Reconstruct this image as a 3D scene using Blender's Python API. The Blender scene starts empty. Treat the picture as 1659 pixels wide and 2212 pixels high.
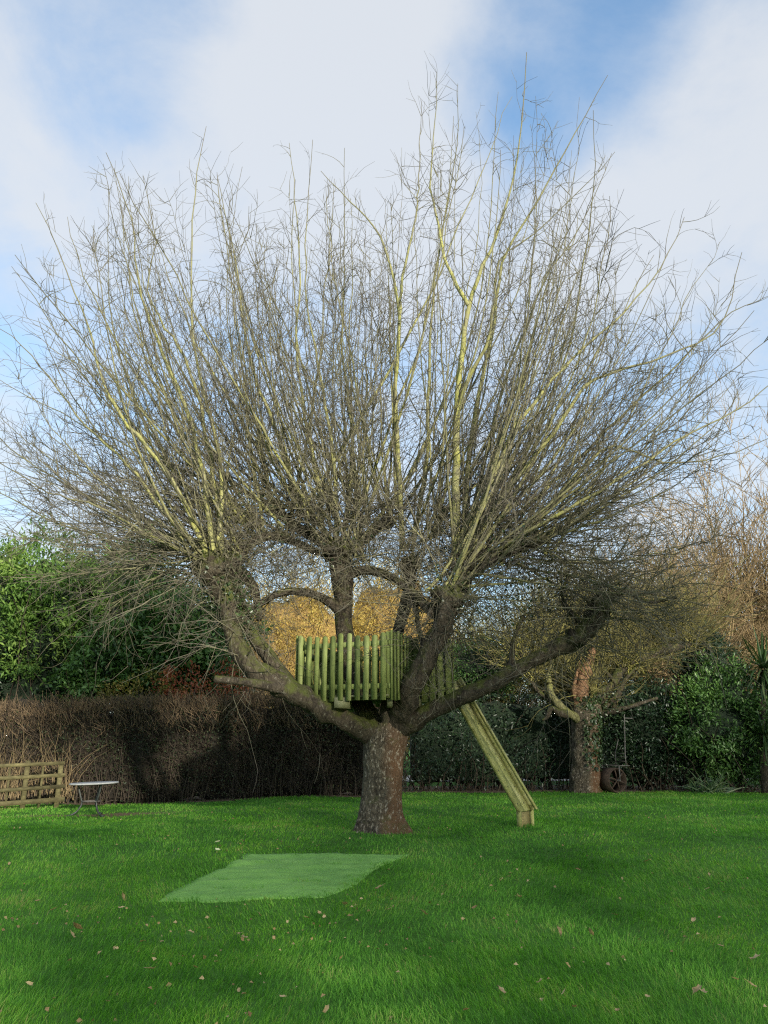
import bpy, math, random
import numpy as np
from mathutils import Vector, noise as mnoise

rng = np.random.default_rng(7)
random.seed(7)
R = math.radians
scene = bpy.context.scene
COL = scene.collection

# ------------------------------------------------------------------ camera
CW, CH, CF = 1659.0, 2212.0, 1662.0          # photo measured at 1659 x 2212
CX, CY = CW/2, CH/2
HOR = 1605.0
PITCH = math.atan((HOR-CY)/CF)
CAMZ = 1.5
cam = bpy.data.cameras.new('camera')
cam.sensor_fit = 'VERTICAL'
cam.sensor_height = 24.0
cam.lens = 24.0*CF/CH
cam.clip_end = 2000
camo = bpy.data.objects.new('camera', cam)
COL.objects.link(camo)
camo.location = (0, 0, CAMZ)
camo.rotation_euler = (math.pi/2+PITCH, 0, 0)
scene.camera = camo

# ------------------------------------------------------------------ light
SUN_EL = R(13)
SUN_H = np.array([0.42, -0.91]); SUN_H /= np.linalg.norm(SUN_H)   # horizontal direction to the sun
TO_SUN = Vector((SUN_H[0]*math.cos(SUN_EL), SUN_H[1]*math.cos(SUN_EL), math.sin(SUN_EL)))
sun = bpy.data.lights.new('sun', 'SUN')
sun.energy = 5.0
sun.angle = R(1.4)
sun.color = (1.0, 0.92, 0.78)
suno = bpy.data.objects.new('sun', sun)
COL.objects.link(suno)
suno.rotation_euler = TO_SUN.to_track_quat('Z', 'Y').to_euler()

world = bpy.data.worlds.new('World')
scene.world = world
world.use_nodes = True
scene.view_settings.view_transform = 'Standard'
scene.view_settings.look = 'None'
scene.view_settings.exposure = 0.5
scene.view_settings.gamma = 1.0
scene.cycles.use_denoising = False
scene.cycles.filter_width = 1.2
scene.cycles.sample_clamp_indirect = 4.0


def ray(u, v):
    a, b = u-CX, CY-v
    y = CF*math.cos(PITCH)-b*math.sin(PITCH)
    z = CF*math.sin(PITCH)+b*math.cos(PITCH)
    return a, y, z


def P(u, v, Y):
    """point on the sight line of photo pixel (u, v) at distance Y"""
    a, y, z = ray(u, v)
    return np.array([a/y*Y, Y, CAMZ+z/y*Y])


def build_world():
    nt = world.node_tree
    N, L = nt.nodes, nt.links
    N.clear()
    out = N.new('ShaderNodeOutputWorld')
    bg = N.new('ShaderNodeBackground')
    bg.inputs['Strength'].default_value = 0.15
    sky = N.new('ShaderNodeTexSky')
    sky.sky_type = 'NISHITA'
    sky.sun_disc = False
    sky.sun_elevation = SUN_EL
    sky.sun_rotation = math.atan2(SUN_H[0], SUN_H[1])
    sky.air_density = 1.0
    sky.dust_density = 0.8
    sky.ozone_density = 1.6
    tc = N.new('ShaderNodeTexCoord')

    def math_(op, a, b=None, clamp=False):
        n = N.new('ShaderNodeMath'); n.operation = op; n.use_clamp = clamp
        for i, x in enumerate((a, b)):
            if x is None: continue
            if isinstance(x, (int, float)): n.inputs[i].default_value = x
            else: L.new(x, n.inputs[i])
        return n.outputs[0]
    # cloud sheet: direction projected on a high plane
    sep = N.new('ShaderNodeSeparateXYZ'); L.new(tc.outputs['Generated'], sep.inputs[0])
    den = math_('ADD', math_('MAXIMUM', sep.outputs['Z'], 0.0), 0.35)
    cx = math_('DIVIDE', sep.outputs['X'], den)
    cy = math_('DIVIDE', sep.outputs['Y'], den)
    comb = N.new('ShaderNodeCombineXYZ')
    L.new(cx, comb.inputs[0]); L.new(cy, comb.inputs[1])
    comb.inputs[2].default_value = 3.7

    def fbm(scale, detail, rough, off):
        mp = N.new('ShaderNodeMapping'); mp.inputs['Location'].default_value = off
        L.new(comb.outputs[0], mp.inputs[0])
        n = N.new('ShaderNodeTexNoise'); n.inputs['Scale'].default_value = scale
        n.inputs['Detail'].default_value = detail; n.inputs['Roughness'].default_value = rough
        n.inputs['Distortion'].default_value = 0.25
        L.new(mp.outputs[0], n.inputs['Vector'])
        return n.outputs['Fac']
    big = fbm(1.6, 6, 0.5, (2.0, 5.0, 0))
    fine = fbm(4.5, 9, 0.62, (7.0, 1.0, 0))
    # soft cloud banks and blue holes of this sky, as directions
    tot = math_('MULTIPLY', math_('SUBTRACT', big, 0.5), 2.0)
    tot = math_('ADD', tot, math_('MULTIPLY', math_('SUBTRACT', fine, 0.5), 1.9))
    tot = math_('ADD', tot, 0.78)
    for (u, v, rad, w) in [(780, 150, 15, 0.7), (640, 330, 16, 0.3), (60, 260, 14, 0.35), (1560, 470, 15, 0.35),
                           (290, -10, 11, -0.6), (1190, 110, 10, -0.85), (1010, 330, 8, -0.35),
                           (1400, -20, 12, -0.35), (10, 560, 13, -0.15), (1600, 760, 12, -0.15)]:
        a, y, z = ray(u, v)
        d = Vector((a, y, z)).normalized()
        vm = N.new('ShaderNodeVectorMath'); vm.operation = 'DOT_PRODUCT'
        nm = N.new('ShaderNodeVectorMath'); nm.operation = 'NORMALIZE'
        L.new(tc.outputs['Generated'], nm.inputs[0])
        L.new(nm.outputs[0], vm.inputs[0]); vm.inputs[1].default_value = d
        mr = N.new('ShaderNodeMapRange'); mr.interpolation_type = 'SMOOTHSTEP'
        mr.inputs['From Min'].default_value = math.cos(R(rad)); mr.inputs['From Max'].default_value = 1.0
        mr.inputs['To Min'].default_value = 0; mr.inputs['To Max'].default_value = w
        L.new(vm.outputs['Value'], mr.inputs['Value'])
        tot = math_('ADD', tot, mr.outputs[0])
    mask = N.new('ShaderNodeMapRange'); mask.interpolation_type = 'SMOOTHSTEP'
    mask.inputs['From Min'].default_value = -0.45; mask.inputs['From Max'].default_value = 1.35
    L.new(tot, mask.inputs['Value'])
    ramp = N.new('ShaderNodeValToRGB')
    e = ramp.color_ramp.elements
    e[0].position = 0.0; e[0].color = (2.75, 3.25, 3.9, 1)
    e[1].position = 1.0; e[1].color = (3.75, 3.88, 4.05, 1)
    L.new(mask.outputs[0], ramp.inputs[0])
    # clear-sky blue, lifted to the brightness of the haze-free patches
    gain = N.new('ShaderNodeVectorMath'); gain.operation = 'MULTIPLY'
    gain.inputs[1].default_value = (1.25, 1.6, 1.75)
    L.new(sky.outputs[0], gain.inputs[0])
    mix = N.new('ShaderNodeMix'); mix.data_type = 'RGBA'
    mf = math_('MULTIPLY', mask.outputs[0], 0.88)
    L.new(mf, mix.inputs['Factor'])
    L.new(gain.outputs[0], mix.inputs['A'])
    L.new(ramp.outputs[0], mix.inputs['B'])
    L.new(mix.outputs['Result'], bg.inputs['Color'])
    L.new(bg.outputs[0], out.inputs['Surface'])


build_world()

# ------------------------------------------------------------------ helpers
ORIGIN = {}


def link(o, parent=None):
    COL.objects.link(o)
    if parent is not None:
        o.parent = parent
    return o


def tag(o, label=None, cat=None, group=None, kind=None):
    for k, v in (('label', label), ('category', cat), ('group', group), ('kind', kind)):
        if v: o[k] = v
    return o


def thing(name, loc, label, cat, group=None):
    o = bpy.data.objects.new(name, None)
    o.empty_display_size = 0.2
    o.location = tuple(loc)
    link(o)
    ORIGIN[o.name] = np.array(loc, float)
    return tag(o, label, cat, group)


def mesh_np(name, co, quads=None, tris=None, attrs=None, smooth=True):
    me = bpy.data.meshes.new(name)
    co = np.ascontiguousarray(co, dtype=np.float32)
    me.vertices.add(len(co))
    me.vertices.foreach_set('co', co.ravel())
    idx, starts, n = [], [], 0
    if quads is not None and len(quads):
        q = np.asarray(quads, dtype=np.int32)
        idx.append(q.ravel()); starts.append(np.arange(len(q), dtype=np.int32)*4); n = q.size
    if tris is not None and len(tris):
        t = np.asarray(tris, dtype=np.int32)
        idx.append(t.ravel()); starts.append(n+np.arange(len(t), dtype=np.int32)*3)
    idx = np.concatenate(idx); starts = np.concatenate(starts)
    me.loops.add(len(idx)); me.loops.foreach_set('vertex_index', idx)
    me.polygons.add(len(starts)); me.polygons.foreach_set('loop_start', starts)
    if smooth:
        me.polygons.foreach_set('use_smooth', np.ones(len(starts), dtype=bool))
    for k, v in (attrs or {}).items():
        a = me.attributes.new(k, 'FLOAT', 'POINT')
        a.data.foreach_set('value', np.ascontiguousarray(v, dtype=np.float32))
    me.update(calc_edges=True)
    return me


def obj(name, co, quads=None, tris=None, mat=None, parent=None, attrs=None, smooth=True, origin=None, kind=None):
    """one mesh object; co in world coordinates"""
    co = np.asarray(co, float)
    base = np.zeros(3)
    if parent is not None:
        p = parent
        while p is not None:
            base = base+np.array(p.location); p = p.parent
    org = base if origin is None else np.array(origin, float)
    me = mesh_np(name, co-org, quads, tris, attrs, smooth)
    if mat: me.materials.append(mat)
    o = bpy.data.objects.new(name, me)
    o.location = tuple(org-base)
    link(o, parent)
    if kind: o['kind'] = kind
    return o


class Geo:
    """collects vertices, faces and point attributes of one mesh"""
    def __init__(s): s.v, s.q, s.t, s.a, s.n = [], [], [], {}, 0
    def add(s, v, q=None, t=None, **attrs):
        v = np.asarray(v, float).reshape(-1, 3)
        if q is not None and len(q): s.q.append(np.asarray(q).reshape(-1, 4)+s.n)
        if t is not None and len(t): s.t.append(np.asarray(t).reshape(-1, 3)+s.n)
        s.v.append(v); s.n += len(v)
        for k, x in attrs.items():
            s.a.setdefault(k, []).append(np.broadcast_to(np.asarray(x, float), (len(v),)))
        return s
    def build(s, name, mat, parent=None, **kw):
        return obj(name, np.concatenate(s.v), np.concatenate(s.q) if s.q else None,
                   np.concatenate(s.t) if s.t else None, mat, parent,
                   {k: np.concatenate(x) for k, x in s.a.items()}, **kw)


def nrm(v):
    return v/np.maximum(np.linalg.norm(v, axis=-1, keepdims=True), 1e-9)


def tubes(P_, R_, k=3):
    """P_ (m,n,3) paths, R_ (m,n) radii -> verts, quads, per-vertex path index and radius"""
    m, n, _ = P_.shape
    T = nrm(np.gradient(P_, axis=1))
    ref = np.where(np.abs(T[:, :1, 2:3]) > 0.85, np.array([1.0, 0, 0]), np.array([0, 0, 1.0]))
    A = nrm(np.cross(T, ref)); B = np.cross(T, A)
    th = np.arange(k)/k*2*np.pi
    V = P_[:, :, None, :]+R_[:, :, None, None]*(np.cos(th)[None, None, :, None]*A[:, :, None, :]+np.sin(th)[None, None, :, None]*B[:, :, None, :])
    i = np.arange(m)[:, None, None]*n*k
    j = np.arange(n-1)[None, :, None]*k
    c = np.arange(k)[None, None, :]; c2 = (c+1) % k
    q = np.stack([i+j+c, i+j+c2, i+j+k+c2, i+j+k+c], -1).reshape(-1, 4)
    return V.reshape(-1, 3), q, np.repeat(np.arange(m), n*k), np.repeat(R_.reshape(-1), k)


def catmull(pts, n):
    pts = np.asarray(pts, float)
    p = np.vstack([2*pts[0]-pts[1], pts, 2*pts[-1]-pts[-2]])
    m = len(pts)-1
    out = []
    for t in np.linspace(0, m-1e-6, n):
        i = int(t); f = t-i
        a, b, c, d = p[i], p[i+1], p[i+2], p[i+3]
        out.append(0.5*((2*b)+(-a+c)*f+(2*a-5*b+4*c-d)*f*f+(-a+3*b-3*c+d)*f**3))
    return np.array(out)


def grow(start, dirs, length, n, wig=0.1, trop=0.0, tropdir=(0, 0, 1)):
    """vectorised wandering paths"""
    m = len(start)
    Pp = np.zeros((m, n, 3)); Pp[:, 0] = start
    d = nrm(dirs.copy()); step = (length/(n-1))[:, None]
    td = np.array(tropdir, float)
    tr = np.asarray(trop, float)
    if tr.ndim: tr = tr[:, None]
    drift = rng.normal(0, wig*0.6, (m, 3))
    for i in range(1, n):
        d = nrm(d+td*tr+drift+rng.normal(0, wig, (m, 3)))
        Pp[:, i] = Pp[:, i-1]+d*step
    return Pp


def perp_dir(T, ang):
    """unit vectors leaning ang away from T, random azimuth"""
    m = len(T)
    r = nrm(rng.normal(size=(m, 3)))
    r = nrm(r-(r*T).sum(-1, keepdims=True)*T)
    return nrm(T*np.cos(ang)[:, None]+r*np.sin(ang)[:, None])


def sample_on(paths, cnt, lo=0.15, hi=1.0, bias=1.0):
    """cnt random points on polylines: index, position, tangent, parameter"""
    m, n, _ = paths.shape
    i = rng.integers(0, m, cnt)
    t = lo+(hi-lo)*rng.random(cnt)**bias
    f = t*(n-1); j = np.minimum(f.astype(int), n-2); f = f-j
    p = paths[i, j]*(1-f)[:, None]+paths[i, j+1]*f[:, None]
    T = nrm(paths[i, j+1]-paths[i, j])
    return i, p, T, t


def leaves(pos, dirs, nor, size, width=0.5, fold=0.25):
    """two-triangle folded leaves"""
    m = len(pos)
    d = nrm(dirs); s = nrm(np.cross(d, nor)); u = np.cross(s, d)
    sz = np.broadcast_to(size, (m,))[:, None]
    base = pos; tip = pos+d*sz
    mid = pos+d*sz*0.45
    l = mid+s*sz*width*0.5+u*sz*width*fold
    r = mid-s*sz*width*0.5+u*sz*width*fold
    V = np.stack([base, l, tip, r], 1).reshape(-1, 3)
    b = np.arange(m)[:, None]*4
    t = np.concatenate([b+np.array([0, 2, 1]), b+np.array([0, 3, 2])], 1).reshape(-1, 3)
    return V, t, np.repeat(np.arange(m), 4)


def box(cx, cy, cz, sx, sy, sz, rz=0.0, bev=0.0):
    """vertices and quads of a (slightly chamfered) box"""
    c, s = math.cos(rz), math.sin(rz)
    x, y, z = sx/2, sy/2, sz/2
    v = np.array([[-x, -y, -z], [x, -y, -z], [x, y, -z], [-x, y, -z], [-x, -y, z], [x, -y, z], [x, y, z], [-x, y, z]])
    M = np.array([[c, -s, 0], [s, c, 0], [0, 0, 1]])
    q = [[0, 3, 2, 1], [4, 5, 6, 7], [0, 1, 5, 4], [1, 2, 6, 5], [2, 3, 7, 6], [3, 0, 4, 7]]
    return v@M.T+np.array([cx, cy, cz]), q


def beam(a, b, w, h, up=(0, 0, 1)):
    """box from a to b, w across, h along up"""
    a, b = np.array(a, float), np.array(b, float)
    d = nrm(b-a); s = nrm(np.cross(d, np.array(up, float))); u = np.cross(s, d)
    v = []
    for p in (a, b):
        for (i, j) in ((-1, -1), (1, -1), (1, 1), (-1, 1)):
            v.append(p+s*i*w/2+u*j*h/2)
    q = [[0, 1, 2, 3], [7, 6, 5, 4], [0, 4, 5, 1], [1, 5, 6, 2], [2, 6, 7, 3], [3, 7, 4, 0]]
    return np.array(v), q


def sstep(a, b, x):
    t = np.clip((np.asarray(x, float)-a)/(b-a), 0, 1)
    return t*t*(3-2*t)


def ground(x, y):
    x = np.asarray(x, float); y = np.asarray(y, float)
    g = 0.30*sstep(6, 11.5, y)
    g = g-0.18*sstep(-1.0, -6.5, x)*sstep(10.5, 16, y)+0.03*sstep(0, 5, x)*sstep(11, 17, y)
    g = g+0.012*np.sin(x*1.7+0.6*y)*np.cos(y*1.3-0.4*x)+0.006*np.sin(x*4.1+1.0)*np.sin(y*3.7)
    g = g*sstep(420, 60, np.abs(y))
    return g


def on_ground(u, v):
    """ground point seen at photo pixel"""
    a, y, z = ray(u, v)
    t = 3.0
    lo, hi = 2.0, 60.0
    for _ in range(60):
        mid = (lo+hi)/2
        if CAMZ+z/y*mid > float(ground(a/y*mid, mid)): lo = mid
        else: hi = mid
    return np.array([a/y*lo, lo, float(ground(a/y*lo, lo))])


# ------------------------------------------------------------------ materials
def mat_base(name):
    m = bpy.data.materials.new(name)
    m.use_nodes = True
    nt = m.node_tree
    b = nt.nodes['Principled BSDF']
    return m, nt, nt.nodes, nt.links, b


def ramp_node(N, stops):
    r = N.new('ShaderNodeValToRGB')
    e = r.color_ramp.elements
    while len(e) < len(stops): e.new(0.5)
    for k, (p, c) in enumerate(stops):
        e[k].position = p; e[k].color = (*c, 1)
    return r


def noise_node(N, L, scale, detail=4, rough=0.55, vec=None, coord='Object', stretch=None):
    n = N.new('ShaderNodeTexNoise')
    n.inputs['Scale'].default_value = scale
    n.inputs['Detail'].default_value = detail
    n.inputs['Roughness'].default_value = rough
    if vec is None:
        tc = N.new('ShaderNodeTexCoord'); vec = tc.outputs[coord]
    if stretch:
        mp = N.new('ShaderNodeMapping'); mp.inputs['Scale'].default_value = stretch
        L.new(vec, mp.inputs[0]); vec = mp.outputs[0]
    L.new(vec, n.inputs['Vector'])
    return n


def world_pos(N):
    return N.new('ShaderNodeNewGeometry').outputs['Position']


def mmath(N, L, op, a, b=None, clamp=False):
    n = N.new('ShaderNodeMath'); n.operation = op; n.use_clamp = clamp
    for i, x in enumerate((a, b)):
        if x is None: continue
        if isinstance(x, (int, float)): n.inputs[i].default_value = x
        else: L.new(x, n.inputs[i])
    return n.outputs[0]


def attr(N, name):
    a = N.new('ShaderNodeAttribute'); a.attribute_name = name
    return a.outputs['Fac']


def mix_col(N, L, fac, A, B):
    n = N.new('ShaderNodeMix'); n.data_type = 'RGBA'
    for s, x in (('Factor', fac), ('A', A), ('B', B)):
        if isinstance(x, (int, float)): n.inputs[s].default_value = x
        elif isinstance(x, tuple): n.inputs[s].default_value = (*x, 1)
        else: L.new(x, n.inputs[s])
    return n.outputs['Result']


def leaf_mat(name, stops, rough=0.5, transl=0.3, scale=0.7, nweight=0.5, spec=0.3, tcol=1.4):
    """foliage or stems: colour from the piece's own tint and a broad noise over the place"""
    m, nt, N, L, b = mat_base(name)
    t = attr(N, 'tint')
    n = noise_node(N, L, scale, 3, 0.6, vec=world_pos(N))
    nn = mmath(N, L, 'MULTIPLY', mmath(N, L, 'SUBTRACT', n.outputs['Fac'], 0.5), nweight*2.2)
    f = mmath(N, L, 'ADD', mmath(N, L, 'ADD', mmath(N, L, 'MULTIPLY', mmath(N, L, 'SUBTRACT', t, 0.5), 0.8), nn), 0.5, True)
    r = ramp_node(N, stops)
    L.new(f, r.inputs[0])
    L.new(r.outputs[0], b.inputs['Base Color'])
    b.inputs['Roughness'].default_value = rough
    b.inputs['Specular IOR Level'].default_value = spec
    if transl > 0:
        tr = N.new('ShaderNodeBsdfTranslucent')
        g = N.new('ShaderNodeMix'); g.data_type = 'RGBA'; g.blend_type = 'MULTIPLY'
        g.inputs['Factor'].default_value = 1.0
        L.new(r.outputs[0], g.inputs['A']); g.inputs['B'].default_value = (tcol, tcol*1.05, tcol*0.6, 1)
        L.new(g.outputs['Result'], tr.inputs['Color'])
        ms = N.new('ShaderNodeMixShader'); ms.inputs[0].default_value = transl
        L.new(b.outputs[0], ms.inputs[1]); L.new(tr.outputs[0], ms.inputs[2])
        L.new(ms.outputs[0], N['Material Output'].inputs['Surface'])
    return m


def twig_mat(name, thin, thick, moss, moss_amt=0.6, r0=0.004, r1=0.03):
    """stems: young grey-brown tips to mossy, lichened older wood by stem radius"""
    m, nt, N, L, b = mat_base(name)
    rad = attr(N, 'rad'); t = attr(N, 'tint')
    mr = N.new('ShaderNodeMapRange'); mr.inputs['From Min'].default_value = r0; mr.inputs['From Max'].default_value = r1
    L.new(rad, mr.inputs['Value'])
    c = mix_col(N, L, mr.outputs[0], thin, thick)
    n = noise_node(N, L, 7.0, 5, 0.65, vec=world_pos(N))
    n2 = noise_node(N, L, 0.9, 2, 0.5, vec=world_pos(N))
    mm = mmath(N, L, 'ADD', mmath(N, L, 'MULTIPLY', mmath(N, L, 'SUBTRACT', n.outputs['Fac'], 0.5), 2.2), mmath(N, L, 'MULTIPLY', n2.outputs['Fac'], 1.0))
    mm = mmath(N, L, 'MULTIPLY', mmath(N, L, 'MULTIPLY', mm, mmath(N, L, 'ADD', mr.outputs[0], 0.25)), moss_amt*1.6, True)
    c = mix_col(N, L, mm, c, moss)
    v = N.new('ShaderNodeHueSaturation')
    L.new(mmath(N, L, 'ADD', mmath(N, L, 'MULTIPLY', t, 0.7), 0.65), v.inputs['Value'])
    L.new(c, v.inputs['Color'])
    L.new(v.outputs[0], b.inputs['Base Color'])
    b.inputs['Roughness'].default_value = 0.8
    b.inputs['Specular IOR Level'].default_value = 0.2
    return m


def bark_mat(name, dark, light, moss, lichen, moss_amt=0.5, red=None, lichen_amt=0.5):
    m, nt, N, L, b = mat_base(name)
    tc = N.new('ShaderNodeTexCoord'); vec = tc.outputs['Object']
    n = noise_node(N, L, 9, 8, 0.65, vec=vec, stretch=(1, 1, 0.45))
    vo = N.new('ShaderNodeTexVoronoi'); vo.inputs['Scale'].default_value = 17
    mp = N.new('ShaderNodeMapping'); mp.inputs['Scale'].default_value = (1, 1, 0.5)
    wn = noise_node(N, L, 5, 4, 0.6, vec=vec)
    ad = N.new('ShaderNodeVectorMath'); ad.operation = 'MULTIPLY_ADD'
    L.new(wn.outputs['Color'], ad.inputs[0]); ad.inputs[1].default_value = (0.16, 0.16, 0.16); L.new(vec, ad.inputs[2])
    L.new(ad.outputs[0], mp.inputs[0]); L.new(mp.outputs[0], vo.inputs['Vector'])
    vo.feature = 'DISTANCE_TO_EDGE'
    edge = mmath(N, L, 'MULTIPLY', vo.outputs['Distance'], 5.0, True)
    h = mmath(N, L, 'ADD', mmath(N, L, 'MULTIPLY', n.outputs['Fac'], 0.8), mmath(N, L, 'MULTIPLY', edge, 0.16))
    r = ramp_node(N, [(0.28, dark), (0.72, light)])
    L.new(h, r.inputs[0])
    c = r.outputs[0]
    if red:
        rn = noise_node(N, L, 2.2, 3, 0.5, vec=vec)
        sx = N.new('ShaderNodeSeparateXYZ'); L.new(vec, sx.inputs[0])
        side = mmath(N, L, 'MULTIPLY', mmath(N, L, 'ADD', sx.outputs[0], 0.02), 5.0)
        rf = mmath(N, L, 'ADD', side, mmath(N, L, 'MULTIPLY', mmath(N, L, 'SUBTRACT', rn.outputs['Fac'], 0.5), 2.5), True)
        hz = N.new('ShaderNodeMapRange'); hz.inputs['From Min'].default_value = 1.75; hz.inputs['From Max'].default_value = 0.9
        L.new(sx.outputs[2], hz.inputs['Value'])
        c = mix_col(N, L, mmath(N, L, 'MULTIPLY', mmath(N, L, 'MULTIPLY', rf, 0.75), mmath(N, L, 'ADD', mmath(N, L, 'MULTIPLY', hz.outputs[0], 0.85), 0.15)), c, red)
    ln = noise_node(N, L, 26, 4, 0.7, vec=vec, stretch=(1, 1, 0.6))
    lf = N.new('ShaderNodeMapRange'); lf.inputs['From Min'].default_value = 0.62-0.08*lichen_amt; lf.inputs['From Max'].default_value = 0.70
    L.new(ln.outputs['Fac'], lf.inputs['Value'])
    c = mix_col(N, L, mmath(N, L, 'MULTIPLY', lf.outputs[0], lichen_amt), c, lichen)
    g = N.new('ShaderNodeNewGeometry'); sz = N.new('ShaderNodeSeparateXYZ'); L.new(g.outputs['Normal'], sz.inputs[0])
    mn = noise_node(N, L, 4.5, 6, 0.65, vec=vec)
    mf = mmath(N, L, 'ADD', mmath(N, L, 'MULTIPLY', sz.outputs[2], 0.55), mmath(N, L, 'MULTIPLY', mmath(N, L, 'SUBTRACT', mn.outputs['Fac'], 0.5), 3.0))
    mf = mmath(N, L, 'MULTIPLY', mmath(N, L, 'ADD', mf, moss_amt-0.3), 1.5, True)
    c = mix_col(N, L, mf, c, moss)
    L.new(c, b.inputs['Base Color'])
    b.inputs['Roughness'].default_value = 0.9
    b.inputs['Specular IOR Level'].default_value = 0.15
    bp = N.new('ShaderNodeBump'); bp.inputs['Strength'].default_value = 0.9; bp.inputs['Distance'].default_value = 0.03
    L.new(h, bp.inputs['Height']); L.new(bp.outputs[0], b.inputs['Normal'])
    return m


def wood_mat(name, dark, mid, light, axis_stretch=(14, 14, 1.2), rough=0.8):
    """weathered, algae-stained timber; each board its own shade"""
    m, nt, N, L, b = mat_base(name)
    tc = N.new('ShaderNodeTexCoord')
    oi = N.new('ShaderNodeObjectInfo')
    off = N.new('ShaderNodeVectorMath'); off.operation = 'ADD'
    cb = N.new('ShaderNodeCombineXYZ')
    L.new(mmath(N, L, 'MULTIPLY', oi.outputs['Random'], 30.0), cb.inputs[0]); L.new(mmath(N, L, 'MULTIPLY', oi.outputs['Random'], 17.0), cb.inputs[2])
    L.new(tc.outputs['Object'], off.inputs[0]); L.new(cb.outputs[0], off.inputs[1])
    n = noise_node(N, L, 2.0, 6, 0.6, vec=off.outputs[0], stretch=axis_stretch)
    n2 = noise_node(N, L, 3.2, 4, 0.6, vec=off.outputs[0])
    f = mmath(N, L, 'ADD', mmath(N, L, 'MULTIPLY', n.outputs['Fac'], 0.6), mmath(N, L, 'MULTIPLY', n2.outputs['Fac'], 0.4))
    f = mmath(N, L, 'ADD', f, mmath(N, L, 'MULTIPLY', mmath(N, L, 'SUBTRACT', oi.outputs['Random'], 0.5), 0.22))
    r = ramp_node(N, [(0.3, dark), (0.52, mid), (0.72, light)])
    L.new(f, r.inputs[0]); L.new(r.outputs[0], b.inputs['Base Color'])
    b.inputs['Roughness'].default_value = rough
    b.inputs['Specular IOR Level'].default_value = 0.2
    bp = N.new('ShaderNodeBump'); bp.inputs['Strength'].default_value = 0.4; bp.inputs['Distance'].default_value = 0.006
    L.new(n.outputs['Fac'], bp.inputs['Height']); L.new(bp.outputs[0], b.inputs['Normal'])
    return m


def plain_mat(name, c1, c2, scale=8, rough=0.6, metal=0.0, bump=0.2, dist=0.01):
    m, nt, N, L, b = mat_base(name)
    n = noise_node(N, L, scale, 6, 0.6)
    r = ramp_node(N, [(0.3, c1), (0.7, c2)])
    L.new(n.outputs['Fac'], r.inputs[0]); L.new(r.outputs[0], b.inputs['Base Color'])
    b.inputs['Roughness'].default_value = rough; b.inputs['Metallic'].default_value = metal
    if bump:
        bp = N.new('ShaderNodeBump'); bp.inputs['Strength'].default_value = bump; bp.inputs['Distance'].default_value = dist
        L.new(n.outputs['Fac'], bp.inputs['Height']); L.new(bp.outputs[0], b.inputs['Normal'])
    return m


def lawn_mat():
    m, nt, N, L, b = mat_base('lawn_soil')
    pos = world_pos(N)
    n = noise_node(N, L, 0.8, 5, 0.6, vec=pos)
    n2 = noise_node(N, L, 14, 6, 0.7, vec=pos)
    f = mmath(N, L, 'ADD', mmath(N, L, 'MULTIPLY', n.outputs['Fac'], 0.5), mmath(N, L, 'MULTIPLY', n2.outputs['Fac'], 0.5))
    r = ramp_node(N, [(0.35, (0.04, 0.10, 0.015)), (0.6, (0.08, 0.20, 0.03))])
    L.new(f, r.inputs[0])
    w = attr(N, 'worn')
    wn = noise_node(N, L, 3.0, 6, 0.7, vec=pos)
    wf = mmath(N, L, 'ADD', w, mmath(N, L, 'MULTIPLY', mmath(N, L, 'SUBTRACT', wn.outputs['Fac'], 0.5), 0.9))
    wf = mmath(N, L, 'MULTIPLY', mmath(N, L, 'SUBTRACT', wf, 0.35), 2.5, True)
    sr = ramp_node(N, [(0.3, (0.10, 0.07, 0.04)), (0.7, (0.22, 0.17, 0.10))])
    L.new(n2.outputs['Fac'], sr.inputs[0])
    c = mix_col(N, L, wf, r.outputs[0], sr.outputs[0])
    L.new(c, b.inputs['Base Color'])
    b.inputs['Roughness'].default_value = 0.95
    b.inputs['Specular IOR Level'].default_value = 0.1
    bp = N.new('ShaderNodeBump'); bp.inputs['Strength'].default_value = 0.6; bp.inputs['Distance'].default_value = 0.03
    L.new(n2.outputs['Fac'], bp.inputs['Height']); L.new(bp.outputs[0], b.inputs['Normal'])
    return m


M = {}
M['lawn'] = lawn_mat()
M['grass'] = leaf_mat('grass_blades', [(0.0, (0.040, 0.145, 0.015)), (0.45, (0.105, 0.295, 0.030)), (0.75, (0.18, 0.38, 0.048)), (1.0, (0.28, 0.30, 0.10))],
                      rough=0.6, transl=0.4, scale=0.8, nweight=0.8, spec=0.25, tcol=1.5)
M['bark'] = bark_mat('trunk_bark', (0.022, 0.018, 0.013), (0.135, 0.112, 0.078), (0.07, 0.08, 0.025), (0.46, 0.40, 0.31), 0.05, red=(0.15, 0.078, 0.040), lichen_amt=0.9)
M['limb'] = bark_mat('limb_bark', (0.016, 0.013, 0.010), (0.08, 0.066, 0.045), (0.065, 0.078, 0.017), (0.27, 0.26, 0.20), 0.34, lichen_amt=0.6)
M['limb_dark'] = bark_mat('limb_bark_dark', (0.015, 0.013, 0.010), (0.085, 0.07, 0.05), (0.06, 0.068, 0.018), (0.30, 0.28, 0.23), 0.15, lichen_amt=0.5)  # bark with less moss than the other limbs
M['pole'] = twig_mat('shoot_bark', (0.100, 0.088, 0.080), (0.205, 0.195, 0.13), (0.28, 0.28, 0.085), 0.6)
M['oldtree_twig'] = twig_mat('old_tree_shoots', (0.14, 0.12, 0.06), (0.22, 0.20, 0.07), (0.28, 0.28, 0.05), 0.8)
M['willow'] = twig_mat('willow_shoots', (0.42, 0.27, 0.06), (0.30, 0.22, 0.09), (0.46, 0.34, 0.06), 0.4)
M['brown_twig'] = twig_mat('brown_shoots', (0.27, 0.19, 0.11), (0.22, 0.17, 0.10), (0.33, 0.26, 0.09), 0.5)
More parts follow.
